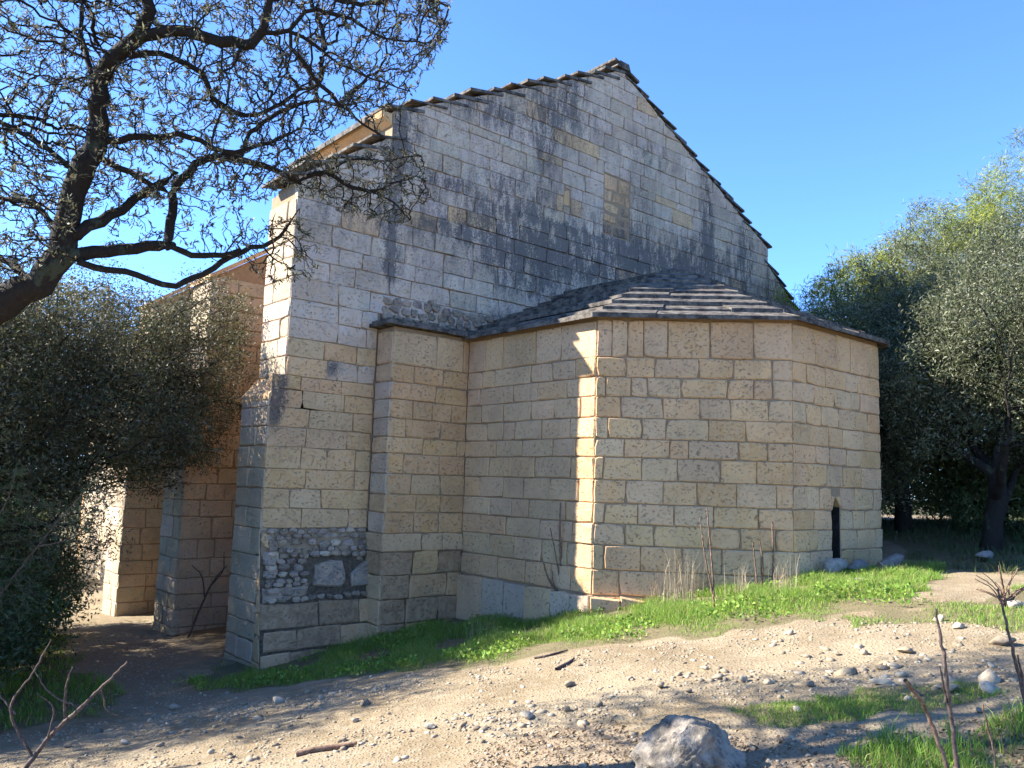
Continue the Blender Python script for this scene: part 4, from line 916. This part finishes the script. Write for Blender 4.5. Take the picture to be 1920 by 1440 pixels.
def gravel():
    x, y = sample_poly(PATH, 1100); q = patchy(x, y, 1.3); m = rng.uniform(0, 1, len(x)) < q**2*.7; x, y = x[m], y[m]
    x2, y2 = sample_poly(LITTER, 350); x3, y3 = sample_poly(LITTER2, 260)
    x = np.r_[x, x2, x3]; y = np.r_[y, y2, y3]; s = np.exp(rng.normal(math.log(.0075), .5, len(x)))
    for (px, py, spx, n) in ((880, 1358, 60, 40), (985, 1345, 50, 25), (1370, 1272, 60, 40), (1480, 1280, 60, 35), (1660, 1262, 70, 70), (1720, 1225, 70, 30), (1230, 1280, 60, 25), (520, 1325, 120, 60), (300, 1385, 150, 50), (1800, 1290, 90, 50), (700, 1385, 160, 50)):
        c_ = ground_px(px, py); sp = spx*(c_@fwd)/F_PX; o1 = rng.normal(0, sp, n); o2 = rng.normal(0, sp*.8, n)
        x = np.r_[x, c_[0]+right[0]*o1+fwd[0]*o2]; y = np.r_[y, c_[1]+right[1]*o1+fwd[1]*o2]; s = np.r_[s, np.exp(rng.normal(math.log(.017), .45, n))]
    V, F, C = rocks_mesh(x, y, s, PC, sink=.46); tag(build('gravel', V, F, PEBBLE, None, C), 'loose limestone gravel strewn over the path', None, None, 'stuff')
    x, y = sample_poly(LITTER, 700); V, F, C = leaves(np.c_[x, y, gz(x, y)+.008], np.tile([1., 0, 0], (len(x), 1)), .035, .012, [(.16, .10, .05), (.25, .17, .09), (.10, .07, .04)], [2, 1, 1], spread=1.0, sig=.004)
    V[:, 2] = np.minimum(V[:, 2], np.repeat(gz(x, y), 4)+.03); V[:, 2] = np.maximum(V[:, 2], np.repeat(gz(x, y), 4)+.002)
    tag(build('leaf_litter', V, F, STRAW, None, C), 'dry brown leaf litter in the shaded foreground', None, None, 'stuff')
gravel()

# ------------------------------------------------------------------ single stones
def stone(name, px, py, wpx, label, group, h=.55, boxy=0.0, aspect=.8, tint=None, mat=None, rz=None, cat='stone', big=False, sink=.25):
    p = ground_px(px, py); sz = wpx*(p@fwd)/F_PX/2
    rl = np.random.default_rng(int(px*7+py)); B, Fc = (ICO4, ICOF4) if big else (ICO2, ICOF2)
    d = B.copy()
    if boxy: d = d/np.maximum(1e-6, (np.abs(d)**(2+6*boxy)).sum(1, keepdims=True)**(1/(2+6*boxy)))
    for k in range(11 if not big else 15):
        nn = unit(rl.normal(0, 1, 3)); c = rl.uniform(.38, .68) if not big else rl.uniform(.72, .95); pr = d@nn; d = d-np.outer(np.maximum(0, pr-c), nn)
    amp = .04 if not big else .0
    if big:
        for k in range(16):
            w0 = unit(rl.normal(0, 1, 3))*(2.0*1.28**k); d = d*(1-.19/1.16**k*np.abs(np.sin(B@w0+rl.uniform(0, 6.28)))*(.6+.4*np.sin(B@rl.normal(0, 2, 3))))[:, None]
    for k in range(5):
        w0 = rl.normal(0, 1, 3)*(1.5+k*2.2); d = d*(1+amp/(k+1.2)*np.sin(B@w0+rl.uniform(0, 6.28)))[:, None]
    d = d*np.array([1, aspect, h]); a = rl.uniform(0, 3.14) if rz is None else rz
    d = np.c_[d[:, 0]*math.cos(a)-d[:, 1]*math.sin(a), d[:, 0]*math.sin(a)+d[:, 1]*math.cos(a), d[:, 2]]*sz
    V = d+p+np.array([0, 0, sz*h*(1-2*sink)])
    t = PC[int(rl.integers(0, 4))] if tint is None else tint
    o = build(name, V, Fc, mat or PEBBLE, None, t, big, p); return tag(o, label, cat, group)
VX = math.atan2(right[1], right[0])
stone('boulder', 1294, 1455, 300, 'large grey weathered boulder with dark lichen at the bottom of the picture', None, .66, .2, .8, (.14, .118, .09), ROCK, VX+.4, 'boulder', True, .3)
stone('stone_block', 1562, 1086, 62, 'squared pale stone block at the foot of the slit window', None, .75, .5, .8, (.33, .29, .24), None, VX, 'stone', sink=.12)
stone('stone_block', 1606, 1080, 50, 'rough grey stone block against the apse foot right of the window slit', None, .8, .4, .8, (.25, .235, .21), None, VX+.4, 'stone', sink=.12)
stone('stone_slab', 1628, 1098, 84, 'flat tilted stone slab lying in front of the apse corner', None, .25, .4, .7, (.26, .24, .22), None, VX-.3, 'stone')
stone('stone_block', 1664, 1080, 56, 'squared dark block standing beside the right end of the apse', None, .95, .6, .8, (.20, .185, .165), None, VX+.2, 'stone', sink=.12)
stone('stone_block', 1846, 1052, 42, 'lone stone block on the shaded grass under the right trees', None, .7, .6, .9, (.30, .26, .22), None, VX, 'stone', sink=.12)
NAMED = {(685, 1322, 44): 'largest loose stone on the path, left of centre with a sunlit top', (988, 1347, 40): 'rounded pale stone in the middle of the path foreground', (1066, 1288, 34): 'flat white stone on the upper path near the fallen sticks',
         (1700, 1224, 50): 'long flat stone embedded in the sunny path at right', (1650, 1284, 44): 'grey stone on the shade edge behind the bare saplings', (1850, 1300, 66): 'broad flat stone in the shade at the right edge', (1880, 1210, 70): 'pale stone ledge in the sun by the right-hand sapling',
         (1835, 1338, 26): 'small pale stone in the shade below the broad flat stone'}
for (px, py, wp), lab in NAMED.items(): stone('path_stone', px, py, wp, lab, 'loose stones on the path', .45 if wp > 40 else .6)
for px, py, wp in [(515, 1366, 22), (665, 1354, 20), (808, 1366, 30), (868, 1363, 27), (892, 1369, 22), (925, 1354, 18), (1346, 1274, 30), (1396, 1278, 32), (1322, 1256, 22), (1442, 1283, 26), (1520, 1287, 24), (1690, 1270, 36), (1672, 1254, 32), (1600, 1259, 22), (1240, 1290, 24), (1180, 1275, 20), (1062, 1334, 24), (1122, 1326, 22),
                   (1780, 1298, 48), (1494, 1336, 26), (235, 1396, 24), (126, 1402, 22), (395, 1414, 20), (300, 1399, 18), (560, 1348, 18), (1480, 1190, 24), (1570, 1230, 20), (1800, 1178, 30), (1760, 1165, 34), (1905, 1140, 40), (730, 1340, 14), (640, 1392, 24), (450, 1385, 16), (1230, 1262, 16), (1290, 1300, 18), (1620, 1228, 26), (1860, 1252, 24), (980, 1290, 14), (480, 1425, 20), (350, 1372, 16), (330, 1330, 26), (400, 1335, 22), (520, 1318, 30), (600, 1312, 24), (575, 1300, 18)]:
    zone_ = ('in the olive shade at lower left' if py < 1350 and px < 620 else 'near the lower left corner twigs' if px < 420 else 'around the half-buried root' if px < 760 else
             'in the stone cluster below the path centre' if px < 960 and py > 1340 else 'beside the rounded pale stone at path centre' if px < 1150 and py > 1280 else 'on the bare path right of the fallen sticks' if px < 1310 else
             'in the stony strip behind the boulder' if px < 1460 else 'in front of the shaded grass patch' if px < 1610 and py > 1240 else 'high on the path by the grass edge' if px < 1640 and py < 1240 else
             'on the sunny bank at right' if py < 1200 else 'among the stones behind the bare saplings')
    stone('path_stone', px, py, wp, 'small pale limestone lump '+zone_, 'small loose stones '+zone_, .6)
stone('path_stone', 325, 1192, 26, 'white stone at the foot of the second buttress', None, .5, tint=(.45, .42, .3))

# ------------------------------------------------------------------ bare saplings, dry stalks, sticks
def stalks(name, label, base, limbs, mat=TWIG, cat='sapling', group=None, dd=0.0, sides=6):
    p = ground_px(*base); dep = p@fwd
    t = thing(name, p, label, cat, group)
    for i, pts in enumerate(limbs):
        P = [at(x, y, dep+dd*k+(.03*math.sin(k*2.1+i))) for k, (x, y, r) in enumerate(pts)]; R_ = [.72*r*dep/F_PX for x, y, r in pts]
        if i == 0: P[0] = p-np.array([0, 0, .03])
        Q, rr = resample(P, R_, .03); Q[1:] += rng.normal(0, .0025, Q[1:].shape)
        V, F = tubes(Q, np.arange(len(Q))-1, rr, np.ones(len(Q), bool), sides)
        build('stem' if i == 0 else 'branch', V, F, mat, t, None, True)
    return t
stalks('bare_sapling', 'reddish forked bare sapling at the sunlit plinth corner of the apse', (1052, 1162), [[(1052, 1162, 4.5), (1053, 1080, 4), (1050, 1000, 3), (1051, 942, 2)], [(1052, 1118, 3), (1030, 1088, 2.5), (1016, 1046, 1.5)], [(1050, 1090, 2.5), (1040, 1030, 2), (1032, 990, 1.2)], [(1055, 1085, 3), (1068, 1040, 2), (1078, 992, 1.2)], [(1048, 1120, 2), (1037, 1090, 1.6), (1035, 1070, 1.2)]])
stalks('bare_sapling', 'thin Y-forked bare sapling before the diagonal apse face', (1148, 1130), [[(1148, 1130, 3), (1151, 1064, 2.6), (1147, 988, 1.4)], [(1152, 1064, 2.4), (1176, 1030, 2), (1196, 1010, 1.2)]], DARKTWIG)
stalks('bare_sapling', 'tall reddish pair of bare shoots before the apse, right of the straw tuft', (1340, 1148), [[(1340, 1148, 3), (1335, 1060, 2.5), (1326, 952, 1.6)], [(1338, 1120, 2.4), (1325, 1060, 2.2), (1312, 972, 1.4)]])
stalks('dry_stalk', 'single thin pale stalk left of the straw tuft', (1215, 1125), [[(1215, 1125, 2), (1220, 1060, 1.7), (1222, 1005, 1.2)], [(1214, 1110, 1.6), (1207, 1070, 1.3), (1208, 1040, 1)]], cat='stalk')
stalks('dry_stalk', 'short brown stick standing before the right part of the apse face', (1449, 1100), [[(1449, 1100, 2.6), (1450, 1040, 2.6), (1448, 978, 2)]], cat='stalk')
stalks('dry_stalk', 'pair of pale dry stalks left of the short brown stick', (1422, 1105), [[(1422, 1105, 2), (1416, 1060, 2), (1412, 1016, 1.4)], [(1428, 1100, 2), (1431, 1060, 2), (1425, 1014, 1.4)]], cat='stalk')
stalks('bare_sapling', 'tall dark straight sapling in the lower right foreground', (1800, 1490), [[(1800, 1490, 7), (1786, 1360, 5.5), (1770, 1240, 4.5), (1755, 1143, 3.5)], [(1786, 1355, 3.5), (1768, 1280, 2.8), (1761, 1250, 2)]], DARKTWIG)
stalks('bare_sapling', 'leaning snapped brown stick left of the tall dark sapling', (1790, 1470), [[(1790, 1470, 7), (1742, 1345, 6), (1698, 1273, 5.5)]])
stalks('bare_sapling', 'bare sapling rising at the right frame edge', (1945, 1390), [[(1945, 1390, 6), (1918, 1300, 5), (1898, 1215, 4), (1872, 1105, 2.6)], [(1925, 1320, 3.6), (1916, 1265, 3), (1908, 1228, 2)]], DARKTWIG)
stalks('bare_sapling', 'thin curved bare shoot low at the bottom right', (1872, 1460), [[(1872, 1460, 3), (1858, 1390, 2.4), (1842, 1320, 1.6)]])
stalks('bare_shrub', 'leafless dark twig shrub crossing the lower left corner', (20, 1475), [[(20, 1475, 7), (90, 1385, 6), (150, 1328, 5), (240, 1240, 2.5)], [(120, 1358, 4), (124, 1290, 3), (136, 1250, 1.6)], [(60, 1420, 4), (20, 1330, 3.4), (60, 1265, 2.6), (96, 1200, 1.6)], [(150, 1328, 3), (95, 1300, 2.2), (60, 1250, 1.4)], [(190, 1288, 2.4), (200, 1330, 1.8), (230, 1345, 1.2)], [(30, 1340, 3), (-10, 1290, 2), (-30, 1240, 1.5)], [(90, 1385, 3), (100, 1330, 2), (70, 1300, 1.2)]], DARKTWIG, 'shrub')
stalks('bare_sapling', 'small leafless sapling in front of the second buttress', (352, 1195), [[(352, 1195, 3), (380, 1130, 2.6), (400, 1090, 2), (425, 1060, 1.2)], [(384, 1120, 2), (378, 1080, 1.6), (360, 1060, 1)], [(398, 1095, 2), (418, 1070, 1.4), (420, 1035, 1)]], DARKTWIG)
t_ = [[(1885, 1138, 4), (1880, 1100, 3), (1872, 1060, 1.5)]]
random.seed(5)
for k_ in range(16): a_ = random.uniform(-1.1, 1.0); l_ = random.uniform(40, 75); t_.append([(1885+random.uniform(-12, 12), 1132, 2.2), (1885+math.sin(a_)*l_*.55, 1132-math.cos(a_)*l_*.6, 1.8), (1885+math.sin(a_*1.3)*l_, 1132-math.cos(a_)*l_*.95, 1)])
stalks('bare_shrub', 'small bare twiggy bush on the bank at right', (1885, 1140), t_, TWIG, 'shrub', sides=4)
def stick(px, label, r, mat=TWIG):
    P = [ground_px(*q)+np.array([0, 0, .012]) for q in px]; Q, rr = resample(P, [r, r*.95, r*.6][:len(P)], .04)
    Q[:, 2] = gz(Q[:, 0], Q[:, 1])+r*.8; V, F = tubes(Q, np.arange(len(Q))-1, rr, np.ones(len(Q), bool), 6)
    tag(build('fallen_stick', V, F, mat, None, None, True, Q[0]), label, 'stick')
stick([(1002, 1236), (1032, 1230), (1064, 1221)], 'long thin stick lying along the grass edge of the path', .012, DARKTWIG)
stick([(1043, 1258), (1060, 1249), (1076, 1238)], 'short thick twig lying on the bare path below the long stick', .016, DARKTWIG)
stick([(555, 1420), (610, 1408), (668, 1398)], 'half-buried brown root on the path at bottom left', .022)
# dry straw tufts
def straw(label, base, spread_px, hpx, n):
    p = ground_px(*base); sc = (p@fwd)/F_PX; t = spread_px*sc
    o = rng.normal(0, t*.45, n); d = rng.normal(0, .08, n); x = p[0]+right[0]*o+fwd[0]*d; y = p[1]+right[1]*o+fwd[1]*d
    V, F, C = blades(x, y, np.full(n, hpx*sc)*rng.uniform(.45, 1.05, n), .0035, [(.38, .29, .18), (.46, .38, .26), (.30, .21, .13)], [2, 2, 1], lean=.18)
    if len(V): tag(build('dry_grass_tuft', V, F, STRAW, None, C, False, p), label, 'dry grass')
straw('tall straw-coloured dry grass tuft in front of the apse', (1278, 1135), 45, 130, 130)
straw('low dry straw between the sapling and the tall tuft', (1235, 1132), 40, 70, 70)
straw('pale broken dry stems under the right half of the apse face', (1392, 1118), 22, 75, 60)
straw('greenish pale dry weed clump near the apse corner', (1470, 1112), 24, 85, 80)
straw('thin dry grass wisps by the inner corner of the apse', (905, 1195), 40, 55, 50)
# shrub with needle-like leaves at the left edge
def left_shrub():
    sk = Skel(); base = ground_px(-110, 1330); dep = base@fwd
    sk.limb([base-np.array([0, 0, .05]), at(-60, 1200, dep), at(0, 1115, dep-.1), at(70, 1025, dep-.2), at(145, 935, dep-.3), at(180, 900, dep-.3)], [.022, .018, .013, .010, .006, .004], .05, .004)
    sk.limb([at(0, 1115, dep-.1), at(-10, 1000, dep), at(20, 920, dep+.1), at(30, 880, dep+.1)], [.011, .009, .006, .004], .05, .004)
    sk.limb([at(70, 1025, dep-.2), at(130, 1010, dep-.1), at(190, 960, dep), at(215, 940, dep)], [.008, .006, .004, .003], .05, .004)
    pts = []
    poly = np.array([(-60, 870), (60, 880), (110, 930), (170, 900), (215, 945), (180, 985), (120, 1040), (90, 1110), (60, 1190), (-60, 1260)], float)
    while len(pts) < 900:
        x, y = random.uniform(-60, 220), random.uniform(870, 1260)
        if inpoly(np.array([x]), np.array([y]), poly)[0]: pts.append(at(x, y, dep+random.uniform(-.55, .6)))
    sk.grow(np.array(pts), step=.05, infl=.6, kill=.09, iters=50, tip=.0018)
    make_tree('green_shrub', 'needle-leaved green shrub with pale bare stems at the left edge', 'shrub', None, sk, base, dict(length=.035, width=.007, cols=[(.10, .14, .045), (.15, .18, .07), (.07, .10, .035)], cw=[2, 1, 2], spread=.7, sig=.008), thick=.006, leaf_r=.005, per=7, bark=TWIG)
left_shrub()
